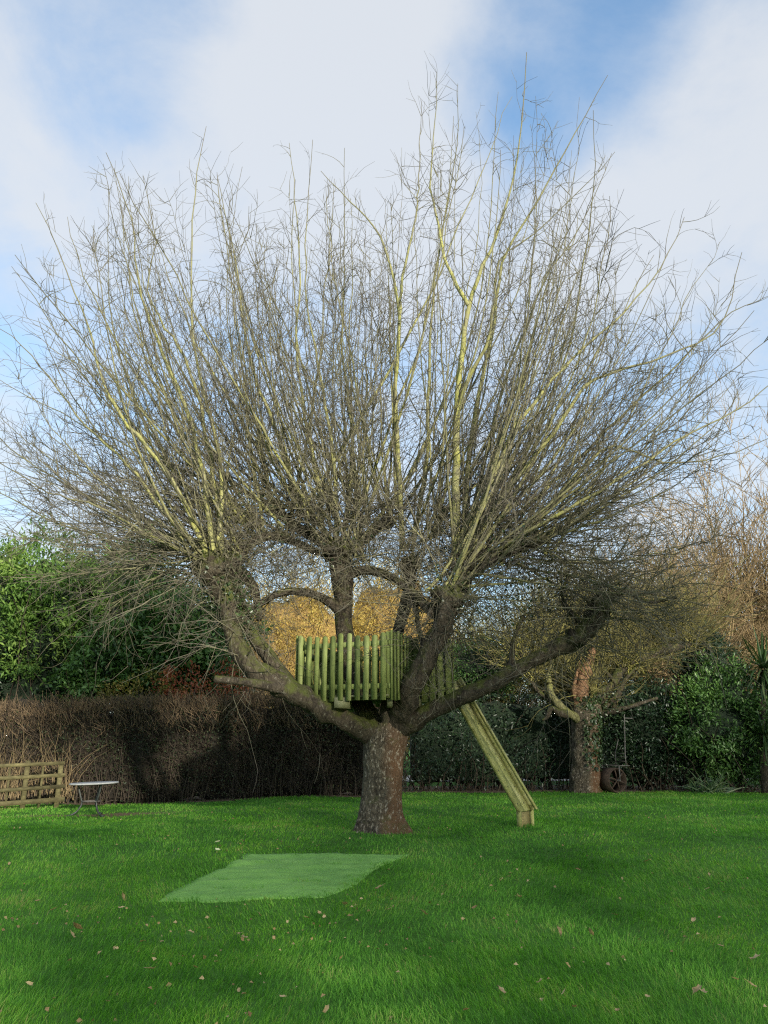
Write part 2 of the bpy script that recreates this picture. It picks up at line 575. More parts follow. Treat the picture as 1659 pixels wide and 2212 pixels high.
M['hedge_twig'] = twig_mat('hedge_twigs', (0.058, 0.044, 0.034), (0.07, 0.056, 0.043), (0.055, 0.052, 0.025), 0.3)
M['sunlit_twig'] = twig_mat('hedge_sunlit_twigs', (0.20, 0.14, 0.088), (0.18, 0.135, 0.09), (0.18, 0.155, 0.07), 0.3)  # paler copy of the hedge twigs, sunlit tone in the colour
M['straw'] = twig_mat('straw_stems', (0.22, 0.16, 0.09), (0.19, 0.145, 0.085), (0.20, 0.18, 0.07), 0.3)
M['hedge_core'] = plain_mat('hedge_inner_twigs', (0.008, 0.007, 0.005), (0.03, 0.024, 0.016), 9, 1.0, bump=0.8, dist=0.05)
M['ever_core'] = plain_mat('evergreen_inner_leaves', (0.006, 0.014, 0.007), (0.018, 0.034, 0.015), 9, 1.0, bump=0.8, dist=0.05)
M['hedge_leaf'] = leaf_mat('hedge_leaves', [(0, (0.02, 0.032, 0.015)), (0.6, (0.04, 0.055, 0.02)), (1, (0.09, 0.07, 0.03))], transl=0.2)
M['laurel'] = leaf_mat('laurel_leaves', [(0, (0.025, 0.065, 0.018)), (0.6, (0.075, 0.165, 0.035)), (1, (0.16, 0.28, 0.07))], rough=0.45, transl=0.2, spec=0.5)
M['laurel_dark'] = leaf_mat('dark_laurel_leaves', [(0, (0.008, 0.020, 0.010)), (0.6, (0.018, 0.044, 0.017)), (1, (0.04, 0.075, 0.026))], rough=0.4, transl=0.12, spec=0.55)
M['conifer'] = leaf_mat('conifer_sprays', [(0, (0.035, 0.08, 0.018)), (0.5, (0.115, 0.22, 0.042)), (1, (0.23, 0.33, 0.075))], rough=0.6, transl=0.25)
M['ivy'] = leaf_mat('ivy_leaves', [(0, (0.016, 0.035, 0.013)), (0.7, (0.045, 0.08, 0.025)), (1, (0.10, 0.12, 0.05))], rough=0.35, transl=0.1, spec=0.5)
M['red_leaf'] = leaf_mat('red_leaves', [(0, (0.20, 0.05, 0.03)), (0.5, (0.36, 0.11, 0.06)), (1, (0.45, 0.22, 0.09))], transl=0.35)
M['yellow_leaf'] = leaf_mat('yellowing_leaves', [(0, (0.10, 0.14, 0.03)), (0.5, (0.24, 0.22, 0.05)), (1, (0.36, 0.24, 0.08))], transl=0.35)
M['gold_leaf'] = leaf_mat('golden_twig_leaves', [(0, (0.24, 0.17, 0.05)), (0.5, (0.46, 0.34, 0.09)), (1, (0.60, 0.50, 0.15))], rough=0.7, transl=0.3)
M['gold_core'] = plain_mat('golden_inner_twigs', (0.14, 0.09, 0.03), (0.30, 0.20, 0.07), 12, 1.0, bump=0.8, dist=0.05)
M['strap'] = leaf_mat('strap_leaves', [(0, (0.02, 0.05, 0.02)), (0.6, (0.05, 0.10, 0.035)), (1, (0.14, 0.18, 0.07))], rough=0.4, transl=0.15)
M['fallen'] = leaf_mat('fallen_leaf_brown', [(0, (0.14, 0.085, 0.035)), (0.5, (0.32, 0.22, 0.10)), (1, (0.48, 0.37, 0.20))], rough=0.7, transl=0.15, scale=9, nweight=0.9)
M['fallen_pale'] = leaf_mat('fallen_leaf_pale', [(0, (0.42, 0.46, 0.26)), (1, (0.62, 0.62, 0.42))], rough=0.7, transl=0.2, scale=9)
M['slat'] = wood_mat('green_stained_board', (0.05, 0.07, 0.022), (0.145, 0.18, 0.052), (0.27, 0.305, 0.12))
M['slide'] = wood_mat('slide_board', (0.17, 0.175, 0.055), (0.33, 0.335, 0.115), (0.47, 0.45, 0.22), axis_stretch=(5, 5, 5))
M['foot'] = wood_mat('slide_foot_board', (0.20, 0.17, 0.07), (0.34, 0.28, 0.12), (0.44, 0.38, 0.18))
M['fence'] = wood_mat('fence_timber', (0.045, 0.04, 0.02), (0.095, 0.085, 0.04), (0.17, 0.15, 0.07), axis_stretch=(1.2, 10, 10))
M['beam'] = wood_mat('beam_timber', (0.05, 0.055, 0.025), (0.12, 0.125, 0.06), (0.22, 0.22, 0.13))
M['splinter'] = bark_mat('torn_heartwood', (0.07, 0.035, 0.02), (0.25, 0.15, 0.085), (0.15, 0.11, 0.05), (0.5, 0.36, 0.22), -0.2, lichen_amt=0.5)
M['yellow_limb'] = bark_mat('lichen_limb', (0.05, 0.047, 0.02), (0.22, 0.21, 0.10), (0.18, 0.19, 0.05), (0.38, 0.38, 0.22), 0.15)
M['iron'] = plain_mat('dark_painted_iron', (0.03, 0.035, 0.033), (0.07, 0.08, 0.075), 20, 0.5, 0.3, 0.2, 0.003)
M['table_top'] = plain_mat('weathered_pale_top', (0.24, 0.25, 0.25), (0.40, 0.41, 0.41), 12, 0.5, 0, 0.1, 0.003)
M['rust'] = plain_mat('rusty_iron', (0.03, 0.02, 0.014), (0.085, 0.055, 0.036), 14, 0.85, 0.2, 0.5, 0.006)
M['rust_grey'] = plain_mat('worn_grey_iron', (0.07, 0.065, 0.06), (0.17, 0.16, 0.145), 14, 0.7, 0.2, 0.3, 0.004)
M['screw'] = plain_mat('screw_steel', (0.03, 0.03, 0.02), (0.08, 0.07, 0.05), 30, 0.6, 0.5, 0)
M['litter'] = plain_mat('leaf_litter', (0.05, 0.032, 0.018), (0.20, 0.13, 0.07), 16, 0.95, bump=0.9, dist=0.03)
M['glimpse_ground'] = plain_mat('pale_glimpse', (0.38, 0.36, 0.32), (0.60, 0.57, 0.52), 40, 0.9, bump=0.6, dist=0.02)
M['brick'] = plain_mat('house_brick', (0.25, 0.12, 0.08), (0.38, 0.20, 0.13), 6, 0.9)
M['tile'] = plain_mat('roof_tile', (0.16, 0.07, 0.05), (0.28, 0.13, 0.09), 9, 0.9)
M['glass'] = plain_mat('window_glass', (0.03, 0.035, 0.04), (0.05, 0.055, 0.06), 2, 0.08, bump=0)
M['white_paint'] = plain_mat('white_paint', (0.72, 0.72, 0.70), (0.8, 0.8, 0.78), 5, 0.5, bump=0)


def mat_turf():
    m, nt, N, L, b = mat_base('artificial_turf')
    pos = world_pos(N)
    n = noise_node(N, L, 3.2, 8, 0.72, vec=pos, stretch=(1, 2.4, 1))
    f = noise_node(N, L, 160, 3, 0.7, vec=pos)
    k = mmath(N, L, 'ADD', mmath(N, L, 'MULTIPLY', n.outputs['Fac'], 0.7), mmath(N, L, 'MULTIPLY', f.outputs['Fac'], 0.3))
    r = ramp_node(N, [(0.32, (0.095, 0.26, 0.035)), (0.7, (0.22, 0.43, 0.085))])
    L.new(k, r.inputs[0]); L.new(r.outputs[0], b.inputs['Base Color'])
    b.inputs['Roughness'].default_value = 0.8
    bp = N.new('ShaderNodeBump'); bp.inputs['Strength'].default_value = 0.7; bp.inputs['Distance'].default_value = 0.01
    L.new(f.outputs['Fac'], bp.inputs['Height']); L.new(bp.outputs[0], b.inputs['Normal'])
    return m


M['turf'] = mat_turf()

# ------------------------------------------------------------------ ground
TABLE = on_ground(183, 1763)


def worn(x, y):
    """worn earth round the garden table and at the trunk foot"""
    a = np.exp(-(((x-TABLE[0]-0.35)/1.9)**2+((y-TABLE[1]-0.15)/0.42)**2))
    b = np.exp(-(((x-TREE[0]-0.1)/0.55)**2+((y-TREE[1]+0.05)/0.35)**2))*0.9
    return np.maximum(a, b)


TREE = on_ground(822, 1797)


def build_ground():
    xs = np.unique(np.round(np.concatenate([[-420, -250, -140, -80, -50, -34, -26, -20], np.arange(-16, 16.01, 0.2), [20, 26, 34, 50, 80, 140, 250, 420]]), 3))
    ys = np.unique(np.round(np.concatenate([[-420, -200, -100, -50, -25, -12, -6, -3, -1, 0.5], np.arange(1.5, 25.01, 0.18), [27, 30, 36, 45, 60, 90, 150, 260, 420, 600]]), 3))
    X, Y = np.meshgrid(xs, ys)
    Z = ground(X, Y)
    nx, ny = len(xs), len(ys)
    i = np.arange(ny-1)[:, None]*nx+np.arange(nx-1)[None, :]
    q = np.stack([i, i+1, i+nx+1, i+nx], -1).reshape(-1, 4)
    o = obj('lawn', np.stack([X, Y, Z], -1).reshape(-1, 3), q, None, M['lawn'], attrs={'worn': worn(X, Y).ravel()})
    tag(o, 'damp green lawn sloping gently up to the tree', 'lawn', kind='structure')


build_ground()

MAT_L = [on_ground(u, v) for (u, v) in [(333, 1950), (705, 1938), (880, 1847), (538, 1846)]]


def mat_uv(x, y):
    """bilinear-ish test: >0 inside the turf mat, roughly metres to the edge"""
    d = np.full(np.shape(x), 1e9)
    for k in range(4):
        a, b = MAT_L[k][:2], MAT_L[(k+1) % 4][:2]
        e = b-a; n = np.array([-e[1], e[0]])/np.linalg.norm(e)
        d = np.minimum(d, (x-a[0])*n[0]+(y-a[1])*n[1])
    return d


MAT_SEAMS = [(on_ground(*a)[:2], on_ground(*b)[:2]) for a, b in [((478, 1905), (700, 1907)), ((740, 1898), (800, 1893)), ((800, 1872), (830, 1868)), ((640, 1849), (668, 1847)), ((590, 1888), (605, 1887)), ((470, 1925), (560, 1921)), ((640, 1925), (690, 1915)), ((560, 1868), (600, 1866)), ((700, 1872), (735, 1870))]]


def build_grass():
    zones = [(4.0, 6.6, 5200, 0.0042, 0.075), (6.6, 9.5, 2600, 0.0058, 0.068), (9.5, 13.5, 1250, 0.0085, 0.062), (13.5, 21.0, 430, 0.0145, 0.062)]
    g = Geo()
    for (y0, y1, dens, w, h) in zones:
        hw0, hw1 = 0.53*y0+0.9, 0.53*y1+0.9
        area = (hw0+hw1)*(y1-y0)
        m = int(area*dens)
        y = rng.uniform(y0, y1, m)
        x = rng.uniform(-1, 1, m)*hw1
        keep = np.abs(x) < (0.53*y+0.9)
        x, y = x[keep], y[keep]
        # clumpy growth
        f = np.sin(x*5.1+1.3*np.sin(y*4.0))*np.cos(y*6.3+1.1*np.sin(x*3.1))
        keep = rng.random(len(x)) < (0.78+0.22*f)
        d = mat_uv(x, y)
        keep &= (d < 0.03+0.12*rng.random(len(x))**2) | (rng.random(len(x)) < 0.03*(d < 1e8)*np.clip(f, 0, 1))
        for (a_, b_) in MAT_SEAMS:
            e_ = b_-a_; tt = np.clip(((x-a_[0])*e_[0]+(y-a_[1])*e_[1])/(e_@e_), 0, 1)
            dd = np.hypot(x-a_[0]-tt*e_[0], y-a_[1]-tt*e_[1])
            keep |= (dd < 0.03+0.02*np.sin(9*tt)) & (d > 0) & (rng.random(len(x)) < 0.85)
        keep &= rng.random(len(x)) > 1.05*np.clip(worn(x, y)-0.15, 0, 1)
        keep &= ((x-TREE[0])**2+(y-TREE[1])**2) > 0.25**2
        keep &= y < np.where(x < 0.3, 18.95, 20.2)+0.25*np.sin(x*2.0)+0.25*rng.random(len(x))
        x, y, f = x[keep], y[keep], f[keep]
        m = len(x)
        big = 0.5+0.5*np.sin(x*0.9+0.7*y)*np.cos(0.8*y-0.5*x)
        hh = h*(0.45+0.66*rng.random(m))*(0.85+0.3*big)
        ww = w*(0.7+0.6*rng.random(m))
        a = rng.random(m)*2*np.pi
        side = np.stack([np.cos(a), np.sin(a), np.zeros(m)], -1)
        # lean shared by neighbours plus each blade's own
        la = 2.2*np.sin(x*1.4+0.3)+1.7*np.cos(y*1.1)+rng.normal(0, 0.9, m)
        ln = (0.25+0.5*rng.random(m))[:, None]*np.stack([np.cos(la), np.sin(la), np.zeros(m)], -1)
        b = np.stack([x, y, ground(x, y)-0.004], -1)
        up = np.array([0, 0, 1.0])
        mid = b+hh[:, None]*(0.50*up+0.36*ln)
        tip = b+hh[:, None]*(0.80*up+1.15*ln)
        V = np.stack([b-side*ww[:, None]/2, b+side*ww[:, None]/2, mid+side*ww[:, None]*0.42, mid-side*ww[:, None]*0.42, tip], 1).reshape(-1, 3)
        i = np.arange(m)[:, None]*5
        tint = np.clip(0.45+0.2*rng.normal(size=m)+0.15*f, 0, 1)
        dead = rng.random(m) < 0.03
        tint[dead] = 1.0
        g.add(V, i+np.array([0, 1, 2, 3]), i+np.array([3, 2, 4]), tint=np.repeat(tint, 5))
    o = g.build('grass', M['grass'])
    tag(o, 'short green grass blades covering the whole lawn', 'grass', kind='stuff')


build_grass()


def build_mat():
    n = 48
    A, B, C, D = [p for p in MAT_L]
    s, t = np.meshgrid(np.linspace(0, 1, n), np.linspace(0, 1, n))
    s, t = s.ravel(), t.ravel()
    Pm = (1-s)[:, None]*(1-t)[:, None]*A+s[:, None]*(1-t)[:, None]*B+s[:, None]*t[:, None]*C+(1-s)[:, None]*t[:, None]*D
    x, y = Pm[:, 0], Pm[:, 1]
    edge = np.minimum(np.minimum(s, 1-s), np.minimum(t, 1-t))
    # slightly ragged outline
    x = x+0.02*np.sin(9*t+2)*(s < 0.02)+0.05*np.sin(7*t)*(s > 0.97)
    y = y+0.025*np.sin(11*s+1)*(t < 0.02)
    z = ground(x, y)+0.022
    for k in range(len(z)):
        z[k] += 0.022*mnoise.noise((x[k]*2.1, y[k]*4.5, 3.0))+0.013*mnoise.noise((x[k]*6, y[k]*13, 9.0))+0.006*mnoise.noise((x[k]*22, y[k]*22, 4.0))
    z -= 0.016*(1-sstep(0, 0.05, edge))
    top = np.stack([x, y, z], -1)
    bot = top-np.array([0, 0, 0.016])
    i = (np.arange(n-1)[:, None]*n+np.arange(n-1)[None, :]).ravel()
    q = np.stack([i, i+1, i+n+1, i+n], -1)
    nb = n*n
    rim = np.concatenate([np.arange(n), np.arange(1, n)*n+n-1, (n-1)*n+np.arange(n-2, -1, -1), np.arange(n-2, 0, -1)*n])
    r2 = np.roll(rim, -1)
    qs = np.stack([rim, rim+nb, r2+nb, r2], -1)
    o = obj('turf_mat', np.concatenate([top, bot]), np.concatenate([q, q[:, ::-1]+nb, qs]), None, M['turf'], origin=Pm.mean(0))
    tag(o, 'square pale green artificial turf mat laid on the lawn before the tree', 'mat')


build_mat()

# ------------------------------------------------------------------ the big tree
tree = thing('pollarded_tree', TREE, 'huge bare pollarded tree holding the timber platform in its fork', 'tree')
PXM = lambda px, Y: px/CF*Y*1.02      # photo pixels to metres at distance Y


def limb(name, pts, parent, mat, nseg=36, sides=18, lump=0.12, cap=True, lobes=None):
    """pts: (u, v, Y, width px) -> knobbly tapered limb"""
    ctrl = np.array([np.append(P(u, v, Y), PXM(w/2, Y)) for (u, v, Y, w) in pts])
    path = catmull(ctrl, nseg)
    Pp, Rr = path[:, :3], np.maximum(path[:, 3], 0.004)
    V, q, _, rad = tubes(Pp[None], Rr[None], sides)
    ctr = np.repeat(Pp, sides, 0)
    off = V-ctr
    for k in range(len(V)):
        p = V[k]
        s = 1+lump*1.6*mnoise.noise((p[0]*5, p[1]*5, p[2]*4))+lump*0.8*mnoise.noise((p[0]*14, p[1]*14, p[2]*9))
        off[k] *= s
    V = ctr+off
    t = None
    if cap:
        V = np.vstack([V, Pp[0]-(Pp[1]-Pp[0])*0.1, Pp[-1]+(Pp[-1]-Pp[-2])*0.35])
        n = len(V)
        e = (nseg-1)*sides
        t = [[n-2, (k+1) % sides, k] for k in range(sides)]+[[n-1, e+k, e+(k+1) % sides] for k in range(sides)]
        rad = np.append(rad, [Rr[0], Rr[-1]])
    o = obj(name, V, q, t, mat, parent, {'rad': rad, 'tint': np.full(len(V), 0.5)})
    return Pp


def trunk_mesh():
    g = np.array([(822, 1812, 11.0), (822, 1800, 0), (820, 1770, 0), (823, 1720, 0), (827, 1670, 0), (830, 1630, 0), (835, 1596, 0), (846, 1562, 0)], float)
    wid = [104, 95, 86, 80, 79, 83, 86, 66]
    Y = TREE[1]
    ctrl = np.array([np.append(P(u, v, Y), PXM(w/2, Y)) for (u, v, _), w in zip(g, wid)])
    n, k = 46, 72
    path = catmull(ctrl, n)
    th = np.arange(k)/k*2*np.pi
    V = []
    for i in range(n):
        c, r = path[i, :3], path[i, 3]
        hgt = c[2]-TREE[2]
        fl = max(0, 1-hgt/0.45)
        for a in th:
            # two stems grown together: creases front and back
            cr = 1-0.13*math.exp(-((math.sin((a+math.pi/2-0.15)/1.0))**2)/0.035)*(math.cos(a+math.pi/2-0.15) > 0)
            cr -= 0.08*math.exp(-((math.sin(a-math.pi/2-0.3))**2)/0.05)*(math.sin(a) > 0)
            root = 1+fl*fl*0.30*(0.5+0.5*math.cos(5*a+0.8))+fl*fl*0.22*math.exp(-((a if a < math.pi else a-2*math.pi)+0.25)**2/0.06)
            x, y = math.cos(a), math.sin(a)
            s = 1+0.07*mnoise.noise((x*2.2+5, y*2.2, c[2]*2.0))+0.045*mnoise.noise((x*7, y*7, c[2]*6))+0.02*mnoise.noise((x*19, y*19, c[2]*15))
            V.append((c[0]+r*x*cr*root*s, c[1]+r*y*0.92*cr*root*s, c[2]))
    i = np.arange(n-1)[:, None]*k; c = np.arange(k)[None, :]
    q = np.stack([i+c, i+(c+1) % k, i+k+(c+1) % k, i+k+c], -1).reshape(-1, 4)
    obj('trunk', V, q, None, M['bark'], tree)


trunk_mesh()
T0 = TREE[1]
LIMBS = []


def L_(pts, mat='limb', name='limb', thick=1.0, **kw):
    LIMBS.append(limb(name, [(u, v, T0+dy, w*0.88*thick) for (u, v, dy, w) in pts], tree, M[mat], **kw))


# left spreading limb to its pollard head
L_([(832, 1604, 0.08, 54), (800, 1582, -0.02, 66), (745, 1556, -0.25, 58), (690, 1527, -0.40, 60), (640, 1500, -0.5, 62), (585, 1468, -0.55, 60), (535, 1432, -0.55, 56), (507, 1385, -0.5, 50), (492, 1320, -0.45, 56), (474, 1262, -0.4, 66), (462, 1222, -0.4, 50)], nseg=60, sides=24, lump=0.2, thick=0.84)
# inner twin of it
L_([(650, 1505, -0.45, 50), (612, 1460, -0.3, 44), (575, 1410, -0.2, 40), (540, 1365, -0.15, 40), (512, 1310, -0.1, 46), (500, 1262, -0.1, 52), (488, 1225, -0.1, 40)], nseg=40, thick=0.82, lump=0.18)
L_([(500, 1262, -0.1, 36), (520, 1240, 0, 34), (548, 1270, 0.05, 22), (556, 1305, 0.05, 18), (560, 1340, 0.0, 14)], nseg=26, sides=12, mat='limb_dark')
# sawn stub
L_([(610, 1487, -0.6, 30), (560, 1478, -0.85, 22), (510, 1471, -1.05, 18), (464, 1467, -1.2, 17)], mat='limb_dark', nseg=20, sides=14)
# centre limb behind the pickets
L_([(815, 1600, 0.1, 60), (790, 1540, 0.3, 50), (762, 1450, 0.5, 46), (745, 1370, 0.6, 44), (742, 1290, 0.65, 46), (738, 1235, 0.7, 54), (728, 1185, 0.7, 50)], nseg=44, sides=20)
# stem up under the platform's right beam
L_([(842, 1600, -0.05, 40), (838, 1550, -0.1, 34), (836, 1500, 0.15, 30), (850, 1400, 0.4, 26), (880, 1290, 0.6, 30), (885, 1215, 0.7, 34)], nseg=36, sides=14, mat='limb_dark')
# right limb passing before the pickets
L_([(838, 1612, 0.08, 54), (852, 1572, 0.0, 66), (872, 1530, -0.26, 64), (893, 1478, -0.60, 58), (922, 1420, -0.70, 56), (950, 1360, -0.72, 54), (962, 1318, -0.7, 58), (965, 1285, -0.65, 44)], nseg=52, sides=24, lump=0.2, mat='limb_dark', thick=0.9)
L_([(950, 1350, -0.6, 40), (985, 1300, -0.4, 40), (1005, 1240, -0.2, 42), (1010, 1180, -0.1, 36)], nseg=28, sides=16, mat='limb_dark')
# long low limb to the right
L_([(848, 1592, 0.05, 46), (890, 1558, -0.15, 46), (940, 1532, -0.35, 42), (1000, 1506, -0.5, 38), (1060, 1478, -0.6, 36), (1120, 1444, -0.6, 34), (1180, 1410, -0.55, 36), (1235, 1386, -0.5, 42), (1272, 1356, -0.45, 44), (1290, 1318, -0.4, 42), (1306, 1288, -0.35, 30)], nseg=60, sides=20, lump=0.2)
# arching boughs that tie the heads together
L_([(735, 1320, 0.6, 26), (712, 1300, 0.5, 22), (670, 1282, 0.3, 20), (620, 1278, 0.15, 18), (575, 1296, 0.0, 16), (530, 1330, -0.05, 14)], nseg=36, sides=12, mat='limb_dark')
L_([(735, 1250, 0.65, 28), (780, 1232, 0.5, 24), (830, 1240, 0.2, 22), (868, 1262, -0.1, 22), (900, 1290, -0.4, 24), (940, 1330, -0.6, 26)], nseg=36, sides=12, mat='limb_dark')
L_([(868, 1262, -0.1, 16), (895, 1300, -0.3, 14), (902, 1345, -0.4, 12), (915, 1400, -0.55, 12)], nseg=22, sides=10, mat='limb_dark')
L_([(728, 1190, 0.7, 34), (680, 1160, 0.9, 28), (630, 1130, 1.0, 24), (590, 1090, 1.0, 20)], nseg=26, sides=12, mat='limb_dark')
L_([(740, 1200, 0.7, 34), (790, 1160, 1.1, 28), (840, 1120, 1.4, 22)], nseg=22, sides=12, mat='limb_dark')
L_([(488, 1240, -0.1, 40), (520, 1190, 0.2, 34), (570, 1160, 0.5, 26), (620, 1165, 0.7, 20), (690, 1195, 0.75, 18)], nseg=30, sides=12, mat='limb_dark')
L_([(1000, 1250, -0.2, 32), (1050, 1220, -0.3, 24), (1110, 1190, -0.4, 18), (1180, 1170, -0.5, 12)], nseg=26, sides=10, mat='limb_dark')
L_([(1090, 1462, -0.6, 16), (1105, 1425, -0.6, 13), (1108, 1385, -0.55, 10), (1130, 1330, -0.5, 8)], nseg=20, sides=8)
L_([(1270, 1356, -0.45, 18), (1240, 1330, -0.5, 14), (1215, 1290, -0.55, 11), (1228, 1240, -0.5, 8)], nseg=20, sides=8)
L_([(1300, 1300, -0.35, 20), (1350, 1278, -0.3, 15), (1400, 1300, -0.3, 10), (1460, 1290, -0.3, 7)], nseg=20, sides=8)


def knuckle(u, v, dy, px):
    """swollen pollard head"""
    c = P(u, v, T0+dy); r = PXM(px/2, T0)
    n, k = 14, 22
    V = []
    for i in range(n+1):
        ph = math.pi*i/n
        for j in range(k):
            th = 2*math.pi*j/k
            d = Vector((math.sin(ph)*math.cos(th), math.sin(ph)*math.sin(th), math.cos(ph)*0.85))
            s = 1+0.55*mnoise.noise(d*2.1+Vector((u*0.1, v*0.1, 0)))+0.25*mnoise.noise(d*5+Vector((v, u, 0)))
            V.append(c+r*s*np.array(d))
    q = [[i*k+j, (i+1)*k+j, (i+1)*k+(j+1) % k, i*k+(j+1) % k] for i in range(n) for j in range(k)]
    obj('burr', V, q, None, M['limb'], tree)


HEADS = [(458, 1215, -0.4, 1.0), (492, 1212, -0.05, 0.8), (520, 1190, 0.2, 0.6), (590, 1092, 1.0, 0.6), (640, 1150, 0.9, 0.6), (727, 1178, 0.7, 1.0),
         (770, 1200, 0.6, 0.6), (840, 1122, 1.4, 0.6), (885, 1212, 0.65, 0.8), (965, 1285, -0.65, 0.9), (1008, 1180, -0.1, 1.0),
         (985, 1235, -0.3, 0.8), (1060, 1216, -0.3, 0.6), (1110, 1190, -0.4, 0.5), (1290, 1312, -0.4, 0.6), (1308, 1285, -0.35, 0.6),
         (560, 1150, 0.5, 0.8), (640, 1100, 0.6, 0.6), (690, 1110, 1.2, 0.6), (790, 1120, 0.9, 0.7), (930, 1150, 0.4, 0.8), (1050, 1130, 0.5, 0.8), (1130, 1150, 0.2, 0.5), (1180, 1190, -0.5, 0.3), (1220, 1240, -0.5, 0.25), (410, 1180, -0.7, 0.5), (1380, 1280, -0.3, 0.2)]
for (u, v, dy, px) in [(462, 1228, -0.4, 74), (492, 1222, -0.08, 58), (728, 1190, 0.7, 66), (886, 1218, 0.68, 44), (966, 1292, -0.65, 62), (1008, 1190, -0.1, 52), (1292, 1314, -0.4, 50), (1240, 1384, -0.5, 46), (590, 1092, 1.0, 30), (840, 1124, 1.4, 34)]:
    knuckle(u, v, dy, px)

# --- thick poles that can be followed in the photograph
POLES = [
    ([(985, 1190, -0.2), (984, 1050, -0.15), (985, 920, -0.1), (997, 770, 0), (1016, 650, 0.05), (1052, 560, 0.1), (1088, 460, 0.1), (1120, 330, 0.1), (1136, 115, 0.1)], 22),
    ([(1012, 660, 0.05), (985, 610, 0.1), (962, 560, 0.15), (946, 480, 0.2), (930, 400, 0.2), (938, 290, 0.2), (943, 160, 0.2)], 12),
    ([(1000, 1180, 0), (1012, 1000, 0.2), (1035, 850, 0.4), (1068, 700, 0.5), (1090, 560, 0.5), (1170, 420, 0.5), (1235, 300, 0.5), (1312, 165, 0.5)], 15),
    ([(990, 880, -0.1), (1020, 800, -0.3), (1055, 740, -0.4), (1066, 650, -0.5), (1085, 560, -0.5), (1190, 470, -0.5), (1330, 330, -0.5)], 11),
    ([(460, 1200, -0.4), (448, 1090, -0.4), (430, 980, -0.4), (392, 860, -0.4), (345, 750, -0.4), (312, 660, -0.4), (295, 580, -0.4), (282, 470, -0.4), (230, 330, -0.4)], 15),
    ([(480, 1200, -0.2), (470, 1080, 0), (448, 960, 0.2), (425, 850, 0.3), (392, 760, 0.4), (352, 700, 0.4), (318, 620, 0.4), (335, 520, 0.4), (310, 380, 0.4)], 13),
    ([(470, 1190, -0.2), (480, 1060, -0.2), (470, 960, -0.2), (440, 850, -0.3), (415, 720, -0.3), (412, 560, -0.3), (425, 385, -0.3), (445, 275, -0.3)], 12),
    ([(448, 1200, -0.5), (400, 1090, -0.8), (330, 980, -1.0), (262, 900, -1.1), (222, 830, -1.2), (195, 720, -1.2), (150, 600, -1.2), (80, 440, -1.2)], 12),
    ([(445, 1205, -0.4), (360, 1110, -0.4), (270, 1000, -0.4), (170, 900, -0.4), (80, 780, -0.4), (-20, 690, -0.4)], 10),
    ([(590, 1090, 1.0), (560, 980, 1.0), (500, 870, 1.0), (440, 770, 1.0), (380, 640, 1.0), (330, 500, 1.0)], 11),
    ([(650, 1130, 0.9), (622, 1010, 0.7), (585, 900, 0.6), (545, 800, 0.5), (520, 660, 0.5), (500, 520, 0.5), (470, 380, 0.5)], 14),
    ([(700, 1160, 0.8), (680, 1010, 0.8), (655, 880, 0.8), (640, 740, 0.8), (648, 600, 0.8), (640, 460, 0.8), (625, 310, 0.8)], 12),
    ([(727, 1170, 0.6), (725, 1040, 0.5), (710, 920, 0.4), (690, 800, 0.3), (665, 680, 0.3), (660, 520, 0.3), (675, 300, 0.3)], 12),
    ([(740, 1170, 0.7), (760, 1020, 0.9), (755, 880, 1.1), (738, 740, 1.2), (745, 580, 1.2), (742, 320, 1.2)], 12),
    ([(870, 1190, 0.7), (862, 1030, 0.6), (855, 860, 0.5), (862, 690, 0.4), (850, 600, 0.4), (815, 500, 0.4), (760, 440, 0.4), (690, 370, 0.4)], 15),
    ([(862, 700, 0.4), (870, 600, 0.4), (895, 480, 0.4), (905, 380, 0.4), (910, 220, 0.4)], 9),
    ([(890, 1190, 0.6), (920, 1020, 0.5), (925, 880, 0.4), (930, 740, 0.3), (940, 600, 0.3), (960, 480, 0.3), (985, 330, 0.3), (990, 180, 0.3)], 11),
    ([(1010, 1170, -0.1), (1060, 1040, -0.3), (1110, 930, -0.5), (1170, 850, -0.6), (1240, 770, -0.6), (1330, 690, -0.6), (1420, 590, -0.6), (1478, 470, -0.6)], 13),
    ([(1015, 1190, -0.2), (1090, 1070, -0.5), (1180, 955, -0.8), (1260, 840, -0.9), (1340, 800, -0.9), (1450, 765, -0.9), (1560, 700, -0.9), (1600, 545, -0.9)], 13),
    ([(1030, 1200, -0.2), (1130, 1100, 0.1), (1240, 1000, 0.3), (1350, 890, 0.4), (1450, 800, 0.4), (1560, 690, 0.4), (1660, 640, 0.4)], 12),
    ([(1060, 1215, -0.3), (1160, 1120, -0.5), (1270, 1000, -0.6), (1330, 965, -0.6), (1440, 1000, -0.6), (1560, 985, -0.6), (1700, 930, -0.6)], 11),
    ([(1050, 1210, -0.3), (1150, 1140, -0.8), (1300, 1060, -1.2), (1450, 960, -1.3), (1600, 880, -1.3), (1720, 780, -1.3)], 10),
    ([(1000, 1170, 0.2), (1060, 1000, 0.9), (1120, 850, 1.2), (1160, 700, 1.3), (1200, 560, 1.3), (1280, 400, 1.3)], 11),
    ([(1005, 1170, 0.1), (1050, 980, 0.4), (1082, 850, 0.6), (1130, 720, 0.7), (1180, 600, 0.7), (1260, 480, 0.7), (1320, 330, 0.7)], 11),
    ([(440, 1215, -0.5), (330, 1160, -0.9), (220, 1100, -1.1), (100, 1060, -1.2), (-60, 960, -1.2)], 9),
]
pole_paths = []
NP = 24
for pts, w in POLES:
    c = np.array([P(u, v, T0+dy) for (u, v, dy) in pts])
    path = catmull(c, NP)
    path[2:] += rng.normal(0, 0.012, (NP-2, 3))
    r0 = PXM(w/2, T0)*0.92
    rr = r0*(1-np.linspace(0, 1, NP)**0.9*0.93)+0.0015
    pole_paths.append((path, rr))

